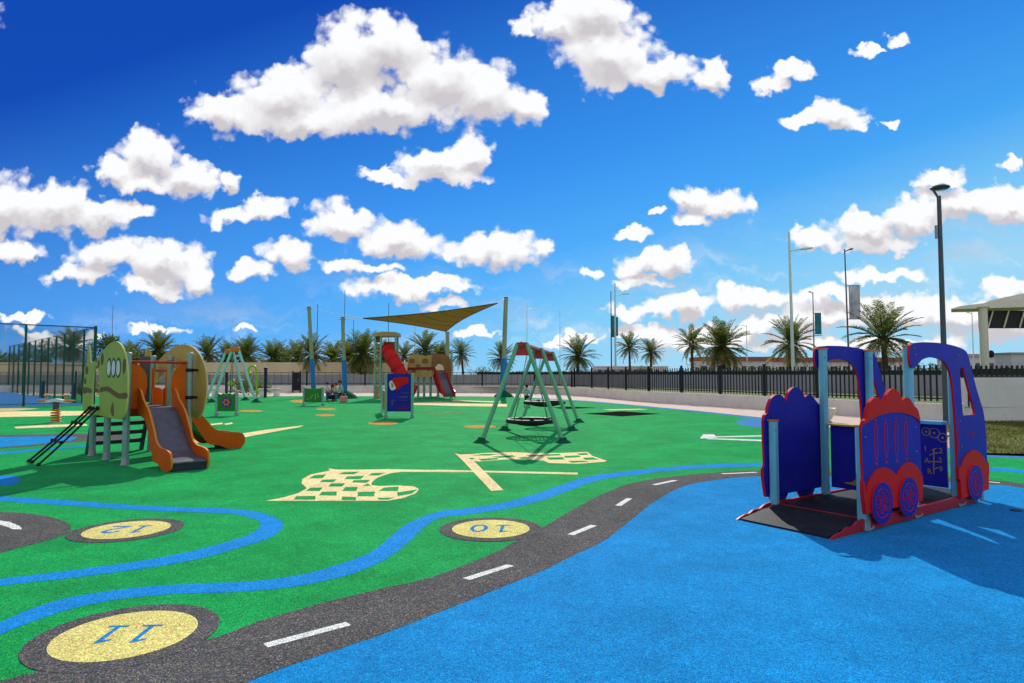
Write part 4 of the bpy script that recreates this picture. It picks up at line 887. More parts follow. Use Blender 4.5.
for u, v0, v1, Y, lb in ((265.2, 397.5, 367.5, 43.5, 'short navy post just right of the curled lime pipe'), (226.3, 395, 372, 48, 'short navy post seen between the legs of the tall swing')):
    b = P(u, v0, Y); b.z = 0; h = P(u, v1, Y).z
    t = thing('bollard_light', lb, 'post', b); MB().tube([(0, 0, 0), (0, 0, h - .12)], .1, 10).build('shaft', 'navy_post', t)
    MB().lathe([(.1, h - .12), (.13, h - .1), (.13, h - .02), (.05, h)], (0, 0, 0), 12).build('head', 'navy_post', t)
rk = thing('spring_toy', 'small lime green toy on a post by the tall swing', 'spring toy', P(230.5, 398, 43)); rk.location.z = 0
MB().tube([(0, 0, 0), (0, 0, .75)], .06, 8).build('stem', 'foot_green', rk)
MB().ball((0, 0, .92), (.22, .14, .2), 12).build('body', 'arch_lime', rk); MB().ball((.16, 0, 1.1), .1, 10).build('head', 'arch_lime', rk)
pl = thing('bench', 'long pale concrete bench slab on the path behind the lime pipe', 'bench', P(269.5, 396.2, 47)); pl.location.z = 0
MB().box((0, 0, .46), (1.5, .6, .12)).build('seat', 'concrete', pl, bevel=.02); 
for s in (-1, 1): MB().box((s * .5, 0, .2), (.3, .5, .40)).build('leg', 'lowwall', pl, bevel=.01)
pl2 = thing('bench', 'pale concrete bench slab half hidden behind the tall swing left leg', 'bench', P(209.5, 396.2, 47)); pl2.location.z = 0
MB().box((0, 0, .46), (1.2, .6, .12)).build('seat', 'concrete', pl2, bevel=.02)
for s in (-1, 1): MB().box((s * .4, 0, .2), (.3, .5, .40)).build('leg', 'lowwall', pl2, bevel=.01)
cov = tag(MB().lathe([(.001, .006), (.055, .006), (.06, .0)], (0, 0, 0), 16).build('drain_cover', 'rim_mat', loc=tuple(G(1016, 511) + Vector((0, 0, .006)))), 'small round metal cover in the blue floor beside the train', 'drain cover', kind='thing')
cov = tag(MB().lathe([(.001, .003), (.055, .003), (.058, .0)], (0, 0, 0), 20).build('floor_cap', 'stripe_rubber', loc=tuple(G(846, 555.5) + Vector((0, 0, .006)))), 'round dull cap set flush in the blue floor before the ramp', 'floor cap', kind='thing')
# ------------------------------------------------------------------ lamps and thin poles
b = G(946.3, 424.5); top = P(938.6, 196, b.y); H_ = top.z
l1 = thing('street_lamp', 'dark grey lamp post with flat oval head rising right behind the train', 'street lamp', b)
v = Vector((top.x - b.x, 0, H_)); v.x *= .35
MB().tube([(0, 0, 0), v * .5, v], [.085, .075, .06], 12).build('pole', 'lamp_dark', l1)
MB().tube([v - Z_ * .35, v - Z_ * .1, v + Vector((-.10, 0, .08)), v + Vector((-.2, 0, .22)), v + Vector((-.16, 0, .3))], .035, 8).build('arm', 'lamp_dark', l1)
hd = MB().lathe([(.001, .33), (.17, .325), (.26, .285), (.28, .26), (.25, .235), (.001, .23)], v + Vector((.04, 0, 0)), 24).build('lamp_head', 'lamp_dark', l1)
MB().lathe([(.25, .228), (.22, .205), (.001, .2)], v + Vector((.04, 0, 0)), 24).build('lens', 'glass', hd)
MB().box(v * .84 + Vector((-.12, 0, 0)), (.05, .06, .42)).build('antenna', 'steel', l1); MB().tube([v * .86, v * .86 + Vector((-.14, 0, 0))], .015, 6).build('bracket', 'steel', l1)
MB().lathe([(.16, 0), (.16, .03), (.1, .05)], (0, 0, 0), 14).build('base', 'lamp_dark', l1)
def lamp(label, u, vt, Y, mat, arm=0, av=0, banner=None, r=.09, lean=0):
    b = P(u, 373, Y); b.z = .4; h = P(u, vt, Y).z - b.z; t = thing('street_lamp', label, 'street lamp', b)
    MB().tube([(0, 0, 0), (lean, 0, h)], [r, r * .55], 10).build('pole', mat, t)
    s = Y / F
    if arm:
        ah = P(u, av, Y).z - b.z; w = abs(arm) * s; sg = 1 if arm > 0 else -1
        MB().tube([(lean * .8, 0, ah - .12), (sg * w * .4, 0, ah), (sg * w * .6, 0, ah + .05)], .04, 6).build('arm', mat, t)
        MB().box((sg * w * .75, 0, ah + .07), (w * .55, .28, .11), Matrix.Rotation(-.1 * sg, 3, 'Y')).build('lamp_head', mat, t, bevel=.03)
    if banner:
        u0, v0, u1, v1, bm = banner
        x0, x1 = (u0 - u) * s, (u1 - u) * s; z0, z1 = P(u, v1, Y).z - b.z, P(u, v0, Y).z - b.z
        bn = MB().box(((x0 + x1) / 2, .02, (z0 + z1) / 2), (x1 - x0, .03, z1 - z0)).build('banner', bm, t)
        mb = MB()
        for z in (z0, z1): mb.tube([(0, .02, z), (x1 if abs(x1) > abs(x0) else x0, .02, z)], .03, 6)
        mb.build('banner_rod', mat, t)
    return t
lamp('pale green lamp post with one flat arm left of the train cabin', 793.5, 232, 46, 'lamp_pale', 21, 249.5, None, .13, -.12)
lamp('thin dark lamp post carrying a white picture banner', 849.5, 249, 52, 'lamp_dark', 6, 250, (851, 285.5, 862, 319, 'banner_white'), .08, -.14)
lamp('short lamp post with a teal banner between pale lamp and white banner', 814.6, 292, 80, 'lamp_dark', -4, 292.5, (816, 313, 822.5, 334, 'banner_teal'), .09)
lamp('pale lamp post with teal banners and a long flat arm behind the fence', 615.6, 283, 75, 'lamp_pale', 14, 294.5, (616.2, 317, 618.4, 336, 'banner_teal'), .13)
lamp('thin dark pole close beside the pale lamp with teal banners', 611.5, 291, 76, 'lamp_dark', 0, 0, (612, 316, 614.8, 337, 'banner_teal'), .085)
lamp('distant lamp post with a small arm between the green swing and the bushy palm', 527, 304, 150, 'lamp_pale', 9, 309, None, .12)
lamp('thin distant pole just right of the small armed lamp', 560, 310, 150, 'lamp_pale', 0, 0, None, .10)
lamp('thin distant pole left of the leftmost shade mast, with a short arm on top', 231, 320, 120, 'lamp_pale', 6, 325.5, None, .09)
lamp('thin grey pole just right of the leftmost shade mast', 316.6, 304, 80, 'lamp_dark', 0, 0, None, .06)
lamp('thin grey pole rising behind the mast of the seated group', 343.9, 290, 90, 'lamp_dark', 0, 0, None, .06)
lamp('thin short pole between the mast of the group and the playset tower', 353, 320, 110, 'lamp_dark', 0, 0, None, .07)
lamp('thin tall pole crossing behind the left part of the shade sail', 388, 303, 110, 'lamp_dark', 0, 0, None, .075)
lamp('thin pole below the shade sail behind the animal boards', 414.6, 325, 110, 'lamp_pale', 0, 0, None, .10)
lamp('thin pole left of the lime animal board above the round tree', 111, 305, 120, 'lamp_dark', 0, 0, None, .06)
lamp('thin grey pole beyond the left end of the court fence', 4, 325, 120, 'lamp_pale', 0, 0, None, .08)
lamp('small far lamp with a double head right of the bushy palm', 747.3, 325, 140, 'lamp_pale', -5, 326, None, .10)
lamp('thin far pole standing beyond the canopy column', 974, 312, 100, 'lamp_pale', -5, 313, None, .09)
# ------------------------------------------------------------------ canopy building at the right
cn = thing('canopy', 'cream curved canopy roof on a thick pale column behind the white wall', 'canopy', (P(985, 372, 34).x, 34, .4)); c0 = cn.location.copy()
def K(u, v, Y=34.0): return P(u, v, Y) - c0
colz = K(985, 307.5).z
MB().tube([(0, 0, 0), (0, 0, colz)], .20, 20).build('column', 'column', cn)
MB().lathe([(.21, colz - .05), (.30, colz - .02), (.30, colz + .04)], (0, 0, 0), 18).build('column_head', 'column', cn)
MB().ball((.30, -.05, K(985, 354).z), (.16, .14, .2), 10).build('floodlight', 'black', cn)
ol = [K(951, 308.6), K(958, 306.2), K(985, 303), K(1024, 300.2), K(1075, 296), K(1150, 290)]
ul = [K(1150, 284), K(1075, 287), K(1024, 291), K(1000, 297), K(985, 301), K(965, 304.6), K(955, 306.5)]
prof = [(p.x, p.z) for p in [K(951, 309)] + [K(985, 308.2), K(1024, 307), K(1150, 303)] + [K(1150, 296), K(1075, 297), K(1024, 299), K(985, 303), K(960, 306.2)]]
def sweep(prof, name, d0, d1):
    a, b = Vector((.56, .83, 0)) * d0, Vector((.56, .83, 0)) * d1; n = len(prof)
    tri = tessellate_polygon([[Vector((p[0], p[1], 0)) for p in prof]])
    vs = [Vector((x, 0, z)) + a for x, z in prof] + [Vector((x, 0, z)) + b for x, z in prof]
    fs = [t for t in tri] + [tuple(n + i for i in t[::-1]) for t in tri] + [(i, (i + 1) % n, n + (i + 1) % n, n + i) for i in range(n)]
    return MB().add(vs, fs).build(name, 'cream', cn, bevel=.04)
sweep(prof, 'roof_edge', 0, 2.2)
prof2 = [(p.x, p.z) for p in [K(985, 303), K(1024, 299), K(1150, 296), K(1150, 288), K(1075, 290), K(1040, 292), K(1024, 293.6), K(1005, 297), K(990, 300.8)]]
sweep(prof2, 'roof_shell', .3, 2.0)
lv = MB().box(((K(987, 318).x + K(1150, 318).x) / 2, .6, (K(987, 309.5).z + K(987, 327.5).z) / 2), (K(1150, 318).x - K(987, 318).x, .08, K(987, 309.5).z - K(987, 327.5).z)).build('louvre_screen', 'louvre', cn)
mb = MB()
for u in (995, 1011, 1027, 1043): mb.beam(K(u, 327) + Vector((0, .5, 0)), K(u + 5, 309.8) + Vector((0, .5, 0)), .05, .07)
mb.build('strut', 'column', lv)
MB().box((K(987, 318).x + .05, .45, K(987, 317).z), (.12, .3, K(987, 307.5).z - K(987, 326).z)).build('screen_end', 'louvre', cn)
# mesh enclosure and low buildings beyond
en = thing('mesh_enclosure', 'pale mesh fenced enclosure far behind the white wall at right', 'enclosure', (P(1010, 372, 60).x, 60, .4)); e0 = en.location.copy()
mb = MB()
for k in range(12): x = -2.2 + k * .75; mb.tube([(x, 0, 0), (x, 0, 2.2)], .025, 5)
for k in range(9): mb.tube([(-2.2, 0, .2 + k * .25), (6.2, 0, .2 + k * .25)], .012, 4)
mb.build('mesh_panel', 'steel', en)
MB().box((2.8, 1.5, 1.5), (4.5, 2, 3.0)).build('cabin', 'bld_wall', en)
MB().box((2.8, 1.5, 3.06), (4.8, 2.3, .14)).build('roof', 'greywall', en)
def building(label, u0, u1, vt, Y, roofv, wallm='bld_wall', roofm='bld_red', nwin=8):
    x0, x1 = P(u0, 373, Y).x, P(u1, 373, Y).x; t = thing('low_building', label, 'building', ((x0 + x1) / 2, Y, .3)); h = P(512, vt, Y).z - .3; hr = P(512, roofv, Y).z - .3; w = x1 - x0
    wl = MB().box((0, 4, hr / 2), (w, 8, hr)).build('wall', wallm, t)
    MB().box((0, 4, (hr + h) / 2 + .003), (w * 1.02, 9, h - hr)).build('roof', roofm, t, bevel=.05)
    for k in range(nwin):
        x = -w / 2 + (k + .5) * w / nwin; wn = MB().box((x, -.01, hr * .55), (w / nwin * .5, .08, hr * .35)).build('window', 'glass', t)
        MB().box((x, -.02, hr * .55 - hr * .19), (w / nwin * .58, .12, .12)).build('sill', 'concrete', wn)
building('far low building with red brown roof band beside the bushy palm', 700, 772, 356.8, 150, 361, 'bld_wall', 'bld_red', 9)
building('long far low building with red brown roof behind the train cabin', 776, 905, 357.5, 170, 362, 'bld_wall', 'bld_red', 12)
building('far pale flat roofed building behind the two slim palms', 596, 668, 366, 240, 367, 'bld_wall', 'concrete', 10)
building('far pale building at right beyond the mesh enclosure', 960, 1060, 354, 150, 357, 'bld_wall', 'greywall', 8)
# ------------------------------------------------------------------ palms
def palm_parts(seed, nf, length, emin, emax, trunk_h, lean, dry, fat):
    rd = random.Random(seed)
    def frond(mb, az, el, Ln, droop, ms=0):
        d0 = Vector((math.cos(az), math.sin(az), 0)); pts = []; p = d0 * .12 + Z_ * rd.uniform(-.25, .1); n = 14; tw = rd.uniform(-.25, .25)
        side0 = Vector((-d0.y, d0.x, 0))
        for i in range(n + 1):
            t = i / n; e = el - droop * t ** 1.4; pts.append(p.copy()); p = p + (d0 * math.cos(e) + Z_ * math.sin(e) + side0 * tw * t) * (Ln / n)
        mb.tube(pts, [.035 * (1 - .85 * i / n) for i in range(n + 1)], 4, ms, cap=False)
        for i in range(2, n):
            tang = (pts[i + 1] - pts[i - 1]).normalized(); sd = tang.cross(Z_)
            sd = sd.normalized() if sd.length > .05 else side0.copy(); up_ = sd.cross(tang)
            for hlf in (0, .5):
                q = pts[i].lerp(pts[i + 1], hlf); t = (i + hlf) / n; ll = Ln * .20 * (math.sin(math.pi * min(1, .12 + t * .88)) ** .55 + .12)
                for s in (-1, 1):
                    dr = (tang * rd.uniform(.45, .85) + sd * s * rd.uniform(.6, .85) + up_ * rd.uniform(.12, .34) - Z_ * .05).normalized(); w = .034 * rd.uniform(.8, 1.25)
                    m_ = q + dr * ll * .45; tip = q + dr * ll - Z_ * ll * .14 * rd.uniform(.3, 1.6); wv = tang * w
                    mb.add([q - wv * .5, q + wv * .5, m_ + wv, tip, m_ - wv], [(0, 1, 2, 3, 4)], ms)
    cr_ = MB()
    for k in range(nf):
        f_ = (k + .5) / nf; el = emax - (emax - emin) * f_ ** 1.15 + rd.gauss(0, .1); az = k * 2.39996 + rd.gauss(0, .18)
        frond(cr_, az, el, length * rd.uniform(.85, 1.1) * (.8 + .2 * math.sin(math.pi * min(1, f_ + .25))), rd.uniform(.3, .75) + .25 * f_)
    dr_ = MB()
    for k in range(dry): frond(dr_, rd.uniform(0, 6.28), rd.uniform(-1.15, -.45), length * rd.uniform(.7, 1.0), rd.uniform(.2, .6))
    tk = MB(); pts, rs = [], []
    for i in range(25):
        t = i / 24; pts.append(Vector((lean * t * t, .3 * lean * t, -trunk_h * (1 - t)))); rs.append(fat * (1.25 - .4 * t + (.28 if t > .9 else 0) + (.12 if i % 2 else 0)))
    off = pts[-1].copy(); pts = [p - off for p in pts]; tk.tube(pts, rs, 11)
    for i in range(46):
        a = rd.uniform(0, 6.28); z = -rd.uniform(0, .3) * trunk_h * .5; o = Vector((math.cos(a), math.sin(a), 0))
        tk.beam(o * fat * .9 + Z_ * z, o * fat * 1.7 + Z_ * (z + .18), .07, .04)
    return cr_, dr_, tk
PV = []
for sd_, nf, ln, e0, e1, th, le, dr, ft in ((1, 46, 2.8, -.75, 1.45, 4.2, .15, 8, .17), (2, 34, 2.65, -.4, 1.4, 4.4, -.2, 10, .155), (3, 72, 2.9, -1.15, 1.45, 4.0, .1, 20, .20), (4, 40, 2.95, -.6, 1.38, 4.6, .25, 6, .18)):
    c_, d_, t_ = palm_parts(sd_, nf, ln, e0, e1, th, le, dr, ft)
    root = thing('palm_tree', 'x', 'palm tree', (0, 0, 0), 0, 'date palms beyond the fence')
    t_.build('trunk', 'trunk', root); c_.build('crown', 'frond', root); d_.build('dry_fronds', 'frond_dry', root)
    PV.append([root, False, th])
PALMS = [(72, 346, 16, 2, 'tall palm seen through the green court fence'), (158, 350, 15, 2, 'palm above the ochre board of the slide tower, between the tower posts'), (208, 354, 16, 0, 'palm between the slide tower and the tall swing'),
         (247, 356, 17, 2, 'dense palm right behind the top of the tall swing'), (273, 359, 15, 2, 'lower dense palm right of the tall swing, left of the gate'), (297, 358, 14, 2, 'dense palm above the dark gate left of the masts'), (312, 354, 18, 0, 'spreading palm crossed by the leftmost leaning shade mast'),
         (333, 358, 13, 2, 'small palm between the two left shade masts'), (362, 354, 19, 2, 'large dense palm left of the playset tower'), (404, 356, 13, 1, 'small pale palm directly behind the red tube slide'), (425, 350, 17, 0, 'full palm rising above the tan animal boards'),
         (461, 354, 13, 1, 'slim open palm on a bare trunk right of the playset'), (502, 358, 15, 0, 'palm behind the blue mast and the swing top'), (578, 356, 20, 0, 'broad bushy palm right of the green swing'), (629, 347, 14, 1, 'slim palm next to the lamp with teal banners'),
         (651, 352, 13, 3, 'slim shorter palm second from the teal banner lamp'), (692, 344, 19, 1, 'airy palm with hanging dry fronds left of the bushiest palm'), (722, 346, 22, 2, 'bushiest palm of the right row with a wide low skirt'), (791, 344, 25, 0, 'large palm crossed by the pale green lamp post'), (883, 337, 33, 3, 'biggest nearest palm seen over the train cabin'),
         (183, 359, 13, 2, 'low palm peeping over the right post of the slide tower'), (228, 359, 14, 2, 'low palm between the legs of the tall swing'), (285, 361, 13, 2, 'low palm just left of the palm above the gate'), (347, 357, 15, 2, 'palm behind the mast with the seated group'), (383, 358, 14, 2, 'palm behind the ladder of the playset tower'), (441, 358, 13, 2, 'low palm behind the brown animal board'), (131, 356, 13, 2, 'palm hidden behind the top of the lime animal board')]
for i, (u, v, r, k, lb) in enumerate(PALMS):
    Y = F * 2.75 / (r * (1.36 if u < 480 else 1.25)); c = P(u, v, Y); th = PV[k][2]
    if not PV[k][1]: t = PV[k][0]; PV[k][1] = True
    else: t = copy_tree(PV[k][0])
    t['label'] = lb; t.location = c; t.rotation_euler = (.05 * math.sin(i * 2.3), .06 * math.cos(i * 3.1), i * 1.7 + .4); q_ = .94 + .14 * ((i * 37) % 10) / 10; t.scale = (q_, q_, q_)
    for ch in t.children:
        if ch.name.startswith('trunk'):
            ch.scale = (1, 1, (c.z - .3) / th / q_)
# stray second trunk for the pair
# ------------------------------------------------------------------ broadleaf trees and bushes
def broadleaf(name, label, cat, u, vb, vt, Y, rw, seed, n, size, zb=.4, mat='leaf'):
    rd = random.Random(seed); b = P(u, vb, Y); b.z = zb; ztop = P(u, vt, Y).z - zb; t = thing(name, label, cat, b)
    tr = MB(); tr.tube([(0, 0, -.1), (.05, 0, ztop * .3), (0, .05, ztop * .55)], [.16, .12, .07], 8); lobes = []
    for k in range(15):
        a = rd.uniform(0, 6.28); rr = rw * rd.uniform(.2, .8); z = ztop * rd.uniform(.38, .86) * (1 - .12 * rr / rw)
        c = Vector((rr * math.cos(a), rr * math.sin(a), z)); lobes.append((c, rw * rd.uniform(.26, .46)))
        if k < 8: tr.tube([(0, 0, ztop * rd.uniform(.25, .5)), c * .6 + Z_ * ztop * .12, c], [.06, .04, .02], 5)
    tr.build('trunk', 'trunk', t); cw = MB()
    def fn():
        c, r = lobes[int(rd.random() * len(lobes))]; d = Vector((rd.gauss(0, 1), rd.gauss(0, 1), rd.gauss(0, 1))).normalized()
        return c + d * r * rd.random() ** .4 * Vector((1, 1, .8)).length / 1.65, None
    leaf_cloud(cw, fn, n, size); cw.build('crown', mat, t); return t
broadleaf('broadleaf_tree', 'dark round tree beyond the court fence at the left', 'tree', 38, 374, 341, 85, 3.2, 11, 2600, .16)
broadleaf('broadleaf_tree', 'leafy tree rising left of the lime animal board', 'tree', 108, 374, 326, 60, 2.4, 12, 2400, .12)
broadleaf('broadleaf_tree', 'low dark tree at the far left edge behind the court', 'tree', 4, 374, 349, 90, 2.6, 13, 1800, .16)
broadleaf('broadleaf_tree', 'dark tree between the leafy tree and the palm above the tower', 'tree', 138, 374, 343, 88, 2.4, 14, 1800, .15)
for i, (u, v, Y, r, lb) in enumerate(((642, 365, 70, 1.6, 'round light green bush just right of the slim palm trunk'), (700, 366, 72, 2.2, 'low green bush under the airy palm'), (745, 365.5, 70, 2.4, 'low bush right of the bushiest palm trunk'), (830, 362.5, 60, 2.2, 'green bush behind the fence left of the train cabin'), (925, 361, 50, 1.7, 'green bush seen through the cabin arch'), (480, 368, 74, 1.8, 'low bush between the slim palm and the swing mast'), (90, 388, 48, 1.6, 'low bush at the fence left of the lime animal board'), (255, 383.5, 50, 1.8, 'low bush behind the lime pipe'), (770, 366, 75, 2.0, 'low green bush between bushiest palm and pale lamp'))):
    broadleaf('round_bush', lb, 'bush', u, 378, v, Y, r, 30 + i, 1100, .09)
# ------------------------------------------------------------------ people
def skinmesh(name, verts, edges, radii, mat, parent, lvl=1):
    me = bpy.data.meshes.new(name); me.from_pydata([tuple(v) for v in verts], edges, []); me.materials.append(M[mat])
    o = bpy.data.objects.new(name, me); COL.objects.link(o); o.parent = parent
    sk = o.modifiers.new('skin', 'SKIN'); sk.use_smooth_shade = True
    if not me.skin_vertices: me.skin_vertices  # layer is made with the modifier
    for i, r in enumerate(radii): me.skin_vertices[0].data[i].radius = r if isinstance(r, tuple) else (r, r); me.skin_vertices[0].data[i].use_root = (i == 0)
    s = o.modifiers.new('subdivision', 'SUBSURF'); s.levels = lvl; s.render_levels = lvl
    return o
def person(label, loc, rz, h, pose, shirt, legs, hair, long_sleeve=False, group=None, short_legs=False, long_hair=False):
    """pose: dict joint -> (x, y, z) in body heights; the figure faces -y"""
    t = thing('person', label, 'person', loc, rz, group); J = {k: Vector(v) * h for k, v in pose.items()}
    order = ['pelvis', 'waist', 'chest', 'neck', 'chin', 'head', 'crown_', 'sl', 'el', 'wl', 'hl', 'sr', 'er', 'wr', 'hr', 'pl', 'kl', 'al', 'tl', 'pr', 'kr', 'ar', 'tr']
    rad = dict(pelvis=(.085, .062), waist=(.072, .052), chest=(.082, .058), neck=.030, chin=.040, head=(.054, .064), crown_=.036, sl=.034, el=.024, wl=.018, hl=(.020, .012), sr=.034, er=.024, wr=.018, hr=(.020, .012), pl=.055, kl=.038, al=.025, tl=.022, pr=.055, kr=.038, ar=.025, tr=.022)
    ed = [('pelvis', 'waist'), ('waist', 'chest'), ('chest', 'neck'), ('neck', 'chin'), ('chin', 'head'), ('head', 'crown_'), ('chest', 'sl'), ('sl', 'el'), ('el', 'wl'), ('wl', 'hl'), ('chest', 'sr'), ('sr', 'er'), ('er', 'wr'), ('wr', 'hr'), ('pelvis', 'pl'), ('pl', 'kl'), ('kl', 'al'), ('al', 'tl'), ('pelvis', 'pr'), ('pr', 'kr'), ('kr', 'ar'), ('ar', 'tr')]
    def sub(keys, grow, name, mat):
        keys = [k for k in order if k in keys]
        rr = []
        for k in keys:
            r = rad[k]; r = r if isinstance(r, tuple) else (r, r); rr.append(((r[0] + grow) * h, (r[1] + grow) * h))
        return skinmesh(name, [J[k] for k in keys], [(keys.index(a), keys.index(b)) for a, b in ed if a in keys and b in keys], rr, mat, t)
    # body with five fingers a hand
    vs = [J[k] for k in order]; rr = [rad[k] * h if not isinstance(rad[k], tuple) else tuple(q * h for q in rad[k]) for k in order]; E = [(order.index(a), order.index(b)) for a, b in ed]
    for s in 'lr':
        hnd, wr = J['h' + s], J['w' + s]; d = (hnd - wr).normalized(); sd = d.cross(Vector((0, 1, .2))).normalized(); hi_ = order.index('h' + s)
        for k, (o_, ln) in enumerate(((-.014, .030), (-.005, .036), (.005, .038), (.014, .032))):
            vs.append(hnd + (d * ln * .55 + sd * o_) * h); rr.append(.0055 * h); E.append((hi_, len(vs) - 1))
            vs.append(hnd + (d * ln + sd * o_ * 1.1 + Vector((0, -.008, -.004))) * h); rr.append(.0045 * h); E.append((len(vs) - 2, len(vs) - 1))
        vs.append(hnd + (d * .008 + sd * (-.03)) * h); rr.append(.006 * h); E.append((order.index('w' + s), len(vs) - 1))
    skinmesh('body', vs, E, rr, 'skin', t)
    sub({'pelvis', 'waist', 'chest', 'sl', 'sr', 'el', 'er'} | ({'wl', 'wr'} if long_sleeve else set()), .010, 'shirt', shirt)
    sub({'pelvis', 'pl', 'pr', 'kl', 'kr'} | (set() if short_legs else {'al', 'ar'}), .009, 'trousers', legs)
    hd = J['head']; up_ = (J['crown_'] - J['chin']).normalized(); mb = MB()
    mb.ball(hd + up_ * .030 * h + Vector((0, .014, 0)) * h, (.068 * h, .074 * h, .062 * h), 14)
    if long_hair: mb.ball(hd + Vector((0, .045, -.05)) * h, (.058 * h, .035 * h, .085 * h), 12)
    mb.build('hair', hair, t)
    for s in (-1, 1):
        MB().ball(hd + Vector((s * .022, -.060, .0)) * h, .008 * h, 8).build('eye', 'black', t)
        MB().ball(hd + Vector((s * .058, .004, -.004)) * h, (.010 * h, .014 * h, .02 * h), 8).build('ear', 'skin', t)
        MB().ball(J['tl' if s < 0 else 'tr'] + Vector((0, -.012, -.005)) * h, (.026 * h, .055 * h, .02 * h), 10).build('shoe', 'dark_cloth', t)
    MB().ball(hd + Vector((0, -.068, -.018)) * h, (.009 * h, .014 * h, .013 * h), 8).build('nose', 'skin', t)
    MB().ball(hd + Vector((0, -.056, -.042)) * h, (.018 * h, .008 * h, .005 * h), 8).build('mouth', 'pink', t)
    return t
stand = dict(pelvis=(0, 0, .52), waist=(0, 0, .61), chest=(0, 0, .73), neck=(0, 0, .83), chin=(0, -.012, .875), head=(0, -.012, .93), crown_=(0, -.008, .965), sl=(-.105, 0, .79), el=(-.15, .01, .64), wl=(-.15, -.05, .50), hl=(-.15, -.06, .455), sr=(.105, 0, .79), er=(.15, .01, .64), wr=(.15, -.05, .50), hr=(.15, -.06, .455), pl=(-.055, 0, .47), kl=(-.06, -.01, .27), al=(-.062, .012, .05), tl=(-.064, -.05, .022), pr=(.055, 0, .47), kr=(.06, -.01, .27), ar=(.062, .012, .05), tr=(.064, -.05, .022))
reach = dict(stand, el=(-.17, -.09, .70), wl=(-.12, -.21, .72), hl=(-.11, -.255, .73), er=(.17, -.09, .68), wr=(.12, -.2, .66), hr=(.11, -.245, .66))
walk = dict(stand, kl=(-.06, -.10, .28), al=(-.06, -.12, .06), tl=(-.06, -.18, .03), kr=(.06, .03, .27), ar=(.06, .13, .07), tr=(.06, .08, .02))
squat = dict(pelvis=(0, .06, .16), waist=(0, .04, .25), chest=(0, -.01, .36), neck=(0, -.03, .455), chin=(0, -.05, .50), head=(0, -.055, .555), crown_=(0, -.05, .59), sl=(-.105, -.01, .42), el=(-.15, -.10, .30), wl=(-.08, -.2, .26), hl=(-.06, -.24, .25), sr=(.105, -.01, .42), er=(.15, -.10, .30), wr=(.08, -.2, .25), hr=(.06, -.24, .24), pl=(-.06, .03, .15), kl=(-.10, -.17, .25), al=(-.09, -.06, .05), tl=(-.09, -.13, .022), pr=(.06, .03, .15), kr=(.10, -.17, .25), ar=(.09, -.06, .05), tr=(.09, -.13, .022))
sit = dict(pelvis=(0, .02, .24), waist=(0, .01, .33), chest=(0, -.03, .45), neck=(0, -.05, .55), chin=(0, -.07, .595), head=(0, -.08, .65), crown_=(0, -.075, .685), sl=(-.105, -.03, .51), el=(-.15, -.08, .37), wl=(-.08, -.2, .33), hl=(-.05, -.24, .32), sr=(.105, -.03, .51), er=(.15, -.08, .37), wr=(.08, -.2, .32), hr=(.05, -.24, .31), pl=(-.06, .0, .22), kl=(-.08, -.23, .24), al=(-.08, -.24, .05), tl=(-.08, -.31, .022), pr=(.06, .0, .22), kr=(.08, -.23, .25), ar=(.09, -.26, .05), tr=(.09, -.33, .022))
def at(u, v): return G(u, v)
person('child in white top standing at the left end of the seated group', at(327.2, 401.3), R(70), 1.06, stand, 'shirt_white', 'jeans', 'hair', group='people by the shade mast')
person('long haired person crouching in a brown patterned top and dark trousers', at(331.3, 401.2), R(120), 1.52, squat, 'shirt_brown', 'dark_cloth', 'hair_red', long_sleeve=True, group='people by the shade mast', long_hair=True)
person('small child in yellow top and blue jeans standing in the middle of the group', at(335.8, 401.6), R(-70), 1.03, reach, 'shirt_yellow', 'jeans', 'hair', group='people by the shade mast')
ad = person('adult in pale teal shirt and dark trousers sitting against the blue mast', at(341.6, 400.6), R(-60), 1.62, sit, 'shirt_teal', 'dark_cloth', 'hair_red', long_sleeve=True, group='people by the shade mast')
person('lone child in white top and dark shorts standing beyond the green swing', at(526.8, 406.8), R(150), 1.03, walk, 'shirt_teal', 'dark_cloth', 'hair', short_legs=True)
bag = thing('shoulder_bag', 'pink bag on the ground before the sitting adult', 'bag', at(343.6, 402.2))
MB().box((0, 0, .17), (.42, .18, .34)).build('bag_body', 'pink', bag, bevel=.06); MB().tube([(-.14, 0, .3), (-.08, 0, .46), (.08, 0, .46), (.14, 0, .3)], .016, 6).build('strap', 'pink', bag)
# ------------------------------------------------------------------ sun and sky
EL, AZ = 33.0, 0.0      # azimuth measured from +Y towards +X
sd = bpy.data.lights.new('sun', 'SUN'); so_ = bpy.data.objects.new('sun', sd); COL.objects.link(so_)
sd.energy = 5.0; sd.angle = R(.53); sd.color = (1, .95, .86)
tosun = Vector((math.sin(R(AZ)) * math.cos(R(EL)), math.cos(R(AZ)) * math.cos(R(EL)), math.sin(R(EL))))
so_.rotation_euler = (-tosun).to_track_quat('-Z', 'Y').to_euler(); so_.location = (0, 0, 30)
wd = bpy.data.worlds.new('World'); sc.world = wd; wd.use_nodes = True; nt = wd.node_tree; L = nt.links.new
bg = nt.nodes['Background']
sky = N(nt, 'ShaderNodeTexSky', sky_type='NISHITA'); sky.sun_disc = False; sky.sun_elevation = R(EL); sky.sun_rotation = R(AZ); sky.dust_density = 0.0; sky.air_density = 1.0; sky.ozone_density = 3.0; sky.altitude = 0
tc = N(nt, 'ShaderNodeTexCoord'); sp_ = N(nt, 'ShaderNodeSeparateXYZ'); L(tc.outputs['Generated'], sp_.inputs[0])
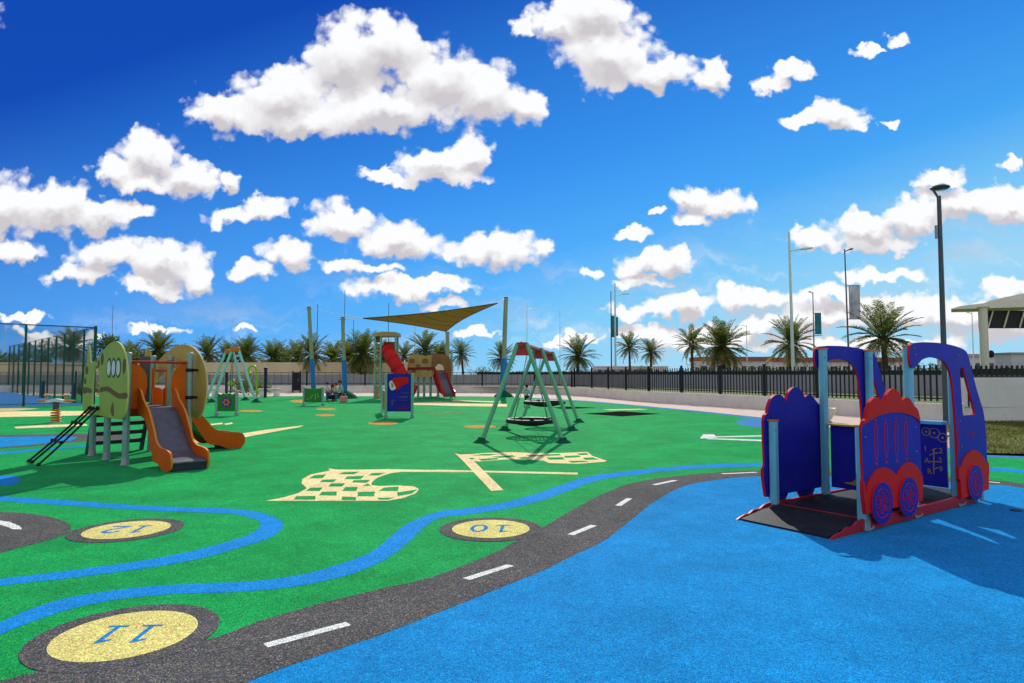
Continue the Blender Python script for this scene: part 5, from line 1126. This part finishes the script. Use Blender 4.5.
def mth(op, a, b=None, c=None, clamp=False):
    n = N(nt, 'ShaderNodeMath', operation=op); n.use_clamp = clamp
    for i, q in enumerate((a, b, c)):
        if q is None: continue
        if isinstance(q, (int, float)): n.inputs[i].default_value = q
        else: L(q, n.inputs[i])
    return n.outputs[0]
def vm(op, a, b=None, c=None, s=None):
    n = N(nt, 'ShaderNodeVectorMath', operation=op)
    for i, q in enumerate((a, b, c)):
        if q is None: continue
        if isinstance(q, (tuple, list)): n.inputs[i].default_value = q
        else: L(q, n.inputs[i])
    if s is not None: n.inputs['Scale'].default_value = s
    return n.outputs['Value'] if op == 'LENGTH' else n.outputs[0]
ay = mth('MAXIMUM', mth('ABSOLUTE', sp_.outputs[1]), .02)
cmb = N(nt, 'ShaderNodeCombineXYZ'); L(mth('DIVIDE', sp_.outputs[0], ay), cmb.inputs[0]); L(mth('DIVIDE', sp_.outputs[2], ay), cmb.inputs[1])
uv = cmb.outputs[0]
def noise(vec, scale, det, rough=.55, col=False, dist=0.0):
    n = N(nt, 'ShaderNodeTexNoise'); n.inputs['Scale'].default_value = scale; n.inputs['Detail'].default_value = det; n.inputs['Roughness'].default_value = rough; n.inputs['Distortion'].default_value = dist
    L(vec, n.inputs['Vector']); return n.outputs['Color' if col else 'Fac']
# cumulus: (centre, radii) of the puffs of each cloud as seen from the playground
PUFFS = [(222, 112, 40, 24), (285, 98, 52, 34), (345, 62, 48, 46), (385, 50, 48, 42), (440, 78, 60, 42), (480, 95, 50, 34), (518, 106, 32, 24), (385, 108, 95, 26), (300, 118, 70, 20),
         (112, 170, 26, 16), (150, 155, 32, 28), (185, 175, 34, 22), (145, 184, 42, 14), (235, 177, 14, 15),
         (0, 205, 48, 36), (52, 205, 46, 28), (100, 214, 40, 22), (136, 210, 18, 9), (14, 250, 38, 13),
         (234, 213, 30, 10), (264, 205, 28, 13), (75, 276, 48, 13), (110, 256, 46, 17), (165, 262, 48, 26), (150, 287, 42, 11), (200, 275, 26, 18), (246, 272, 24, 13), (290, 252, 28, 17),
         (388, 173, 30, 8), (438, 162, 42, 19), (474, 152, 24, 18), (445, 174, 46, 9), (345, 220, 38, 19), (395, 240, 48, 20), (345, 262, 26, 9), (380, 270, 28, 7), (495, 252, 58, 19), (541, 246, 16, 13),
         (398, 290, 58, 13), (444, 286, 42, 10), (448, 304, 26, 7), (524, 30, 18, 13), (560, 28, 36, 22), (592, 14, 50, 34), (612, 55, 54, 36), (655, 72, 44, 20), (714, 77, 22, 17),
         (768, 86, 20, 11), (795, 72, 26, 11), (866, 52, 20, 6), (894, 42, 16, 9), (804, 121, 26, 9), (836, 113, 30, 16), (852, 124, 26, 9), (888, 127, 11, 6), (690, 195, 30, 17), (722, 205, 30, 18), (692, 221, 24, 10), (655, 212, 11, 5),
         (632, 232, 18, 7), (586, 273, 20, 8), (645, 263, 28, 15), (672, 262, 22, 17), (640, 281, 38, 7), (680, 308, 50, 13), (690, 299, 18, 9), (625, 312, 24, 8), (755, 300, 50, 12), (832, 296, 62, 12),
         (815, 236, 36, 12), (868, 225, 46, 19), (918, 216, 54, 22), (962, 202, 44, 19), (938, 180, 32, 11), (1005, 206, 42, 18), (1016, 164, 13, 9), (880, 274, 46, 10), (870, 240, 56, 10),
         (825, 315, 70, 15), (905, 306, 66, 16), (960, 312, 56, 13), (1012, 290, 36, 13), (775, 328, 60, 11), (1000, 322, 60, 22), (710, 336, 60, 12), (645, 330, 40, 9), (22, 320, 26, 5), (248, 328, 15, 4), (150, 330, 40, 5), (60, 338, 40, 7), (480, 333, 26, 5), (570, 338, 40, 6), (860, 345, 120, 12), (450, 320, 14, 5), (30, 332, 20, 4)]
extra = [(-1.05, .55, .22, .09), (-1.5, .32, .3, .08), (1.15, .5, .2, .08), (1.6, .3, .3, .09), (-.5, .95, .3, .1), (.4, 1.05, .25, .09), (1.1, .95, .2, .1)]
BL = []
for u, v, rx, ry in PUFFS:
    d = ray(u, v); BL.append((d.x / d.y, d.z / d.y, rx / F, ry / F))
BL += extra
w1 = vm('SCALE', vm('SUBTRACT', noise(uv, 11, 3, .6, True), (.5, .5, .5)), s=.062)
w2 = vm('SCALE', vm('SUBTRACT', noise(uv, 34, 3, .6, True), (.5, .5, .5)), s=.040)
wuv = vm('ADD', uv, vm('ADD', w1, w2))
def field(vec, kk):
    acc = None
    for cx, cy, rx, ry in BL:
        ix, iy = 1 / rx, 1 / ry
        ln = vm('LENGTH', vm('MULTIPLY_ADD', vec, (ix, iy, 0), (-cx * ix, -cy * iy, 0)))
        acc = ln if acc is None else mth('SMOOTH_MIN', acc, ln, kk)
    return acc
f0 = field(wuv, .35)
f1 = field(vm('ADD', vm('ADD', uv, vm('SCALE', vm('ADD', w1, w2), s=.8)), (0, .022, 0)), .5)
bil = noise(uv, 26, 9, .60)                 # fine puffs on the edge
soft = noise(uv, 17, 3, .5); soft2 = noise(vm('ADD', uv, (.004, .014, 0)), 17, 3, .5)
def lumps(vec, sc_):
    v_ = N(nt, 'ShaderNodeTexVoronoi', feature='SMOOTH_F1'); v_.inputs['Scale'].default_value = sc_; v_.inputs['Smoothness'].default_value = .35; L(vec, v_.inputs['Vector'])
    return mth('SUBTRACT', .42, v_.outputs['Distance'])
lv_ = vm('ADD', uv, vm('SCALE', w2, s=.6))
lump = mth('ADD', mth('MULTIPLY', lumps(lv_, 27), .62), mth('MULTIPLY', lumps(lv_, 62), .34))
edge = mth('SUBTRACT', mth('ADD', f0, mth('MULTIPLY', mth('SUBTRACT', bil, .5), -.62)), lump)
cov = N(nt, 'ShaderNodeMapRange', interpolation_type='SMOOTHSTEP'); L(edge, cov.inputs[0]); cov.inputs[1].default_value = 1.15; cov.inputs[2].default_value = .76; cov.inputs[3].default_value = 0; cov.inputs[4].default_value = 1
# light from above: deep below the crown = grey base; fine relief from the puffs
thick = N(nt, 'ShaderNodeMapRange', interpolation_type='SMOOTHSTEP'); L(f1, thick.inputs[0]); thick.inputs[1].default_value = .92; thick.inputs[2].default_value = .02; thick.inputs[3].default_value = 0; thick.inputs[4].default_value = 1
relief = mth('MULTIPLY', mth('SUBTRACT', soft2, soft), .9)
shade = mth('ADD', mth('MULTIPLY_ADD', thick.outputs[0], .58, mth('MULTIPLY_ADD', lump, -.42, relief)), mth('MULTIPLY', mth('SUBTRACT', mth('ADD', f0, .12), f1), 1.15), clamp=True)
cm = N(nt, 'ShaderNodeMix', data_type='RGBA'); L(shade, cm.inputs['Factor']); cm.inputs['A'].default_value = (10.9, 10.95, 11.1, 1); cm.inputs['B'].default_value = (6.9, 6.55, 6.95, 1)
hs = N(nt, 'ShaderNodeHueSaturation'); hs.inputs['Saturation'].default_value = 1.30; hs.inputs['Value'].default_value = 1.0; L(sky.outputs[0], hs.inputs['Color'])
gmn = N(nt, 'ShaderNodeGamma'); gmn.inputs[1].default_value = 1.75; L(vm('SCALE', hs.outputs[0], s=.14), gmn.inputs[0])
gm = vm('MULTIPLY', gmn.outputs[0], (4.2, 5.7, 7.6))
hz = N(nt, 'ShaderNodeMapRange', interpolation_type='SMOOTHSTEP'); L(sp_.outputs[2], hz.inputs[0]); hz.inputs[1].default_value = .34; hz.inputs[2].default_value = -.02; hz.inputs[3].default_value = 0; hz.inputs[4].default_value = .92
su = N(nt, 'ShaderNodeSeparateXYZ'); L(uv, su.inputs[0])
pp_ = mth('ADD', mth('MULTIPLY_ADD', su.outputs[0], .45, .92), mth('MULTIPLY', su.outputs[1], -1.35))
rmp = N(nt, 'ShaderNodeValToRGB'); L(pp_, rmp.inputs[0]); el_ = rmp.color_ramp.elements
for i_, (ps, c_) in enumerate(((0, (.0066, .070, .46)), (.5, (.042, .30, .86)), (.7, (.069, .413, .95)), (.85, (.19, .58, .94)), (1, (.33, .69, .94)))):
    e_ = el_[i_] if i_ < 2 else el_.new(ps); e_.position = ps; e_.color = (*c_, 1)
hm = N(nt, 'ShaderNodeMix', data_type='RGBA'); L(hz.outputs[0], hm.inputs['Factor']); L(gm, hm.inputs['A']); hm.inputs['B'].default_value = (4.6, 8.0, 10.6, 1); gx = N(nt, 'ShaderNodeMix', data_type='RGBA'); gx.inputs['Factor'].default_value = .88; L(hm.outputs['Result'], gx.inputs['A']); L(vm('SCALE', rmp.outputs[0], s=11.1), gx.inputs['B']); gm = gx.outputs['Result']
# unseen white cloud layer overhead and behind, added as fill light for shaded faces
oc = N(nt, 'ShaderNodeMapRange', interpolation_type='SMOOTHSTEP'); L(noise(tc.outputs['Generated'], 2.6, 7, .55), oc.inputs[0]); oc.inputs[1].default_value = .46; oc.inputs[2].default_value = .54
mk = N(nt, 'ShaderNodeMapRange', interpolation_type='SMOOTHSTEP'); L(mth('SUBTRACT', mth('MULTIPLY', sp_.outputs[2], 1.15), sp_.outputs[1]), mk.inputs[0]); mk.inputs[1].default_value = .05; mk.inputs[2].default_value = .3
# thin veils low over the horizon
vl = N(nt, 'ShaderNodeMapRange', interpolation_type='SMOOTHSTEP'); L(noise(vm('MULTIPLY', wuv, (3.2, 11, 1)), 1.6, 7, .6), vl.inputs[0]); vl.inputs[1].default_value = .46; vl.inputs[2].default_value = .72
vk = N(nt, 'ShaderNodeMapRange', interpolation_type='SMOOTHSTEP'); L(mth('SUBTRACT', su.outputs[1], mth('MULTIPLY', su.outputs[0], .12)), vk.inputs[0]); vk.inputs[1].default_value = .24; vk.inputs[2].default_value = .03; vk.inputs[4].default_value = .62
veil = mth('MULTIPLY', vl.outputs[0], vk.outputs[0])
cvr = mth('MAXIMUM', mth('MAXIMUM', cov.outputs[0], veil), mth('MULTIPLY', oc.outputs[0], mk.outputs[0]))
fin = N(nt, 'ShaderNodeMix', data_type='RGBA'); L(cvr, fin.inputs['Factor']); L(gm, fin.inputs['A']); L(cm.outputs['Result'], fin.inputs['B'])
L(fin.outputs['Result'], bg.inputs['Color']); bg.inputs['Strength'].default_value = .09
wd.cycles.sampling_method = 'MANUAL'; wd.cycles.sample_map_resolution = 512
vs_ = sc.view_settings; vs_.view_transform = 'Standard'; vs_.look = 'None'; vs_.exposure = 0; vs_.gamma = 1; vs_.use_curve_mapping = False
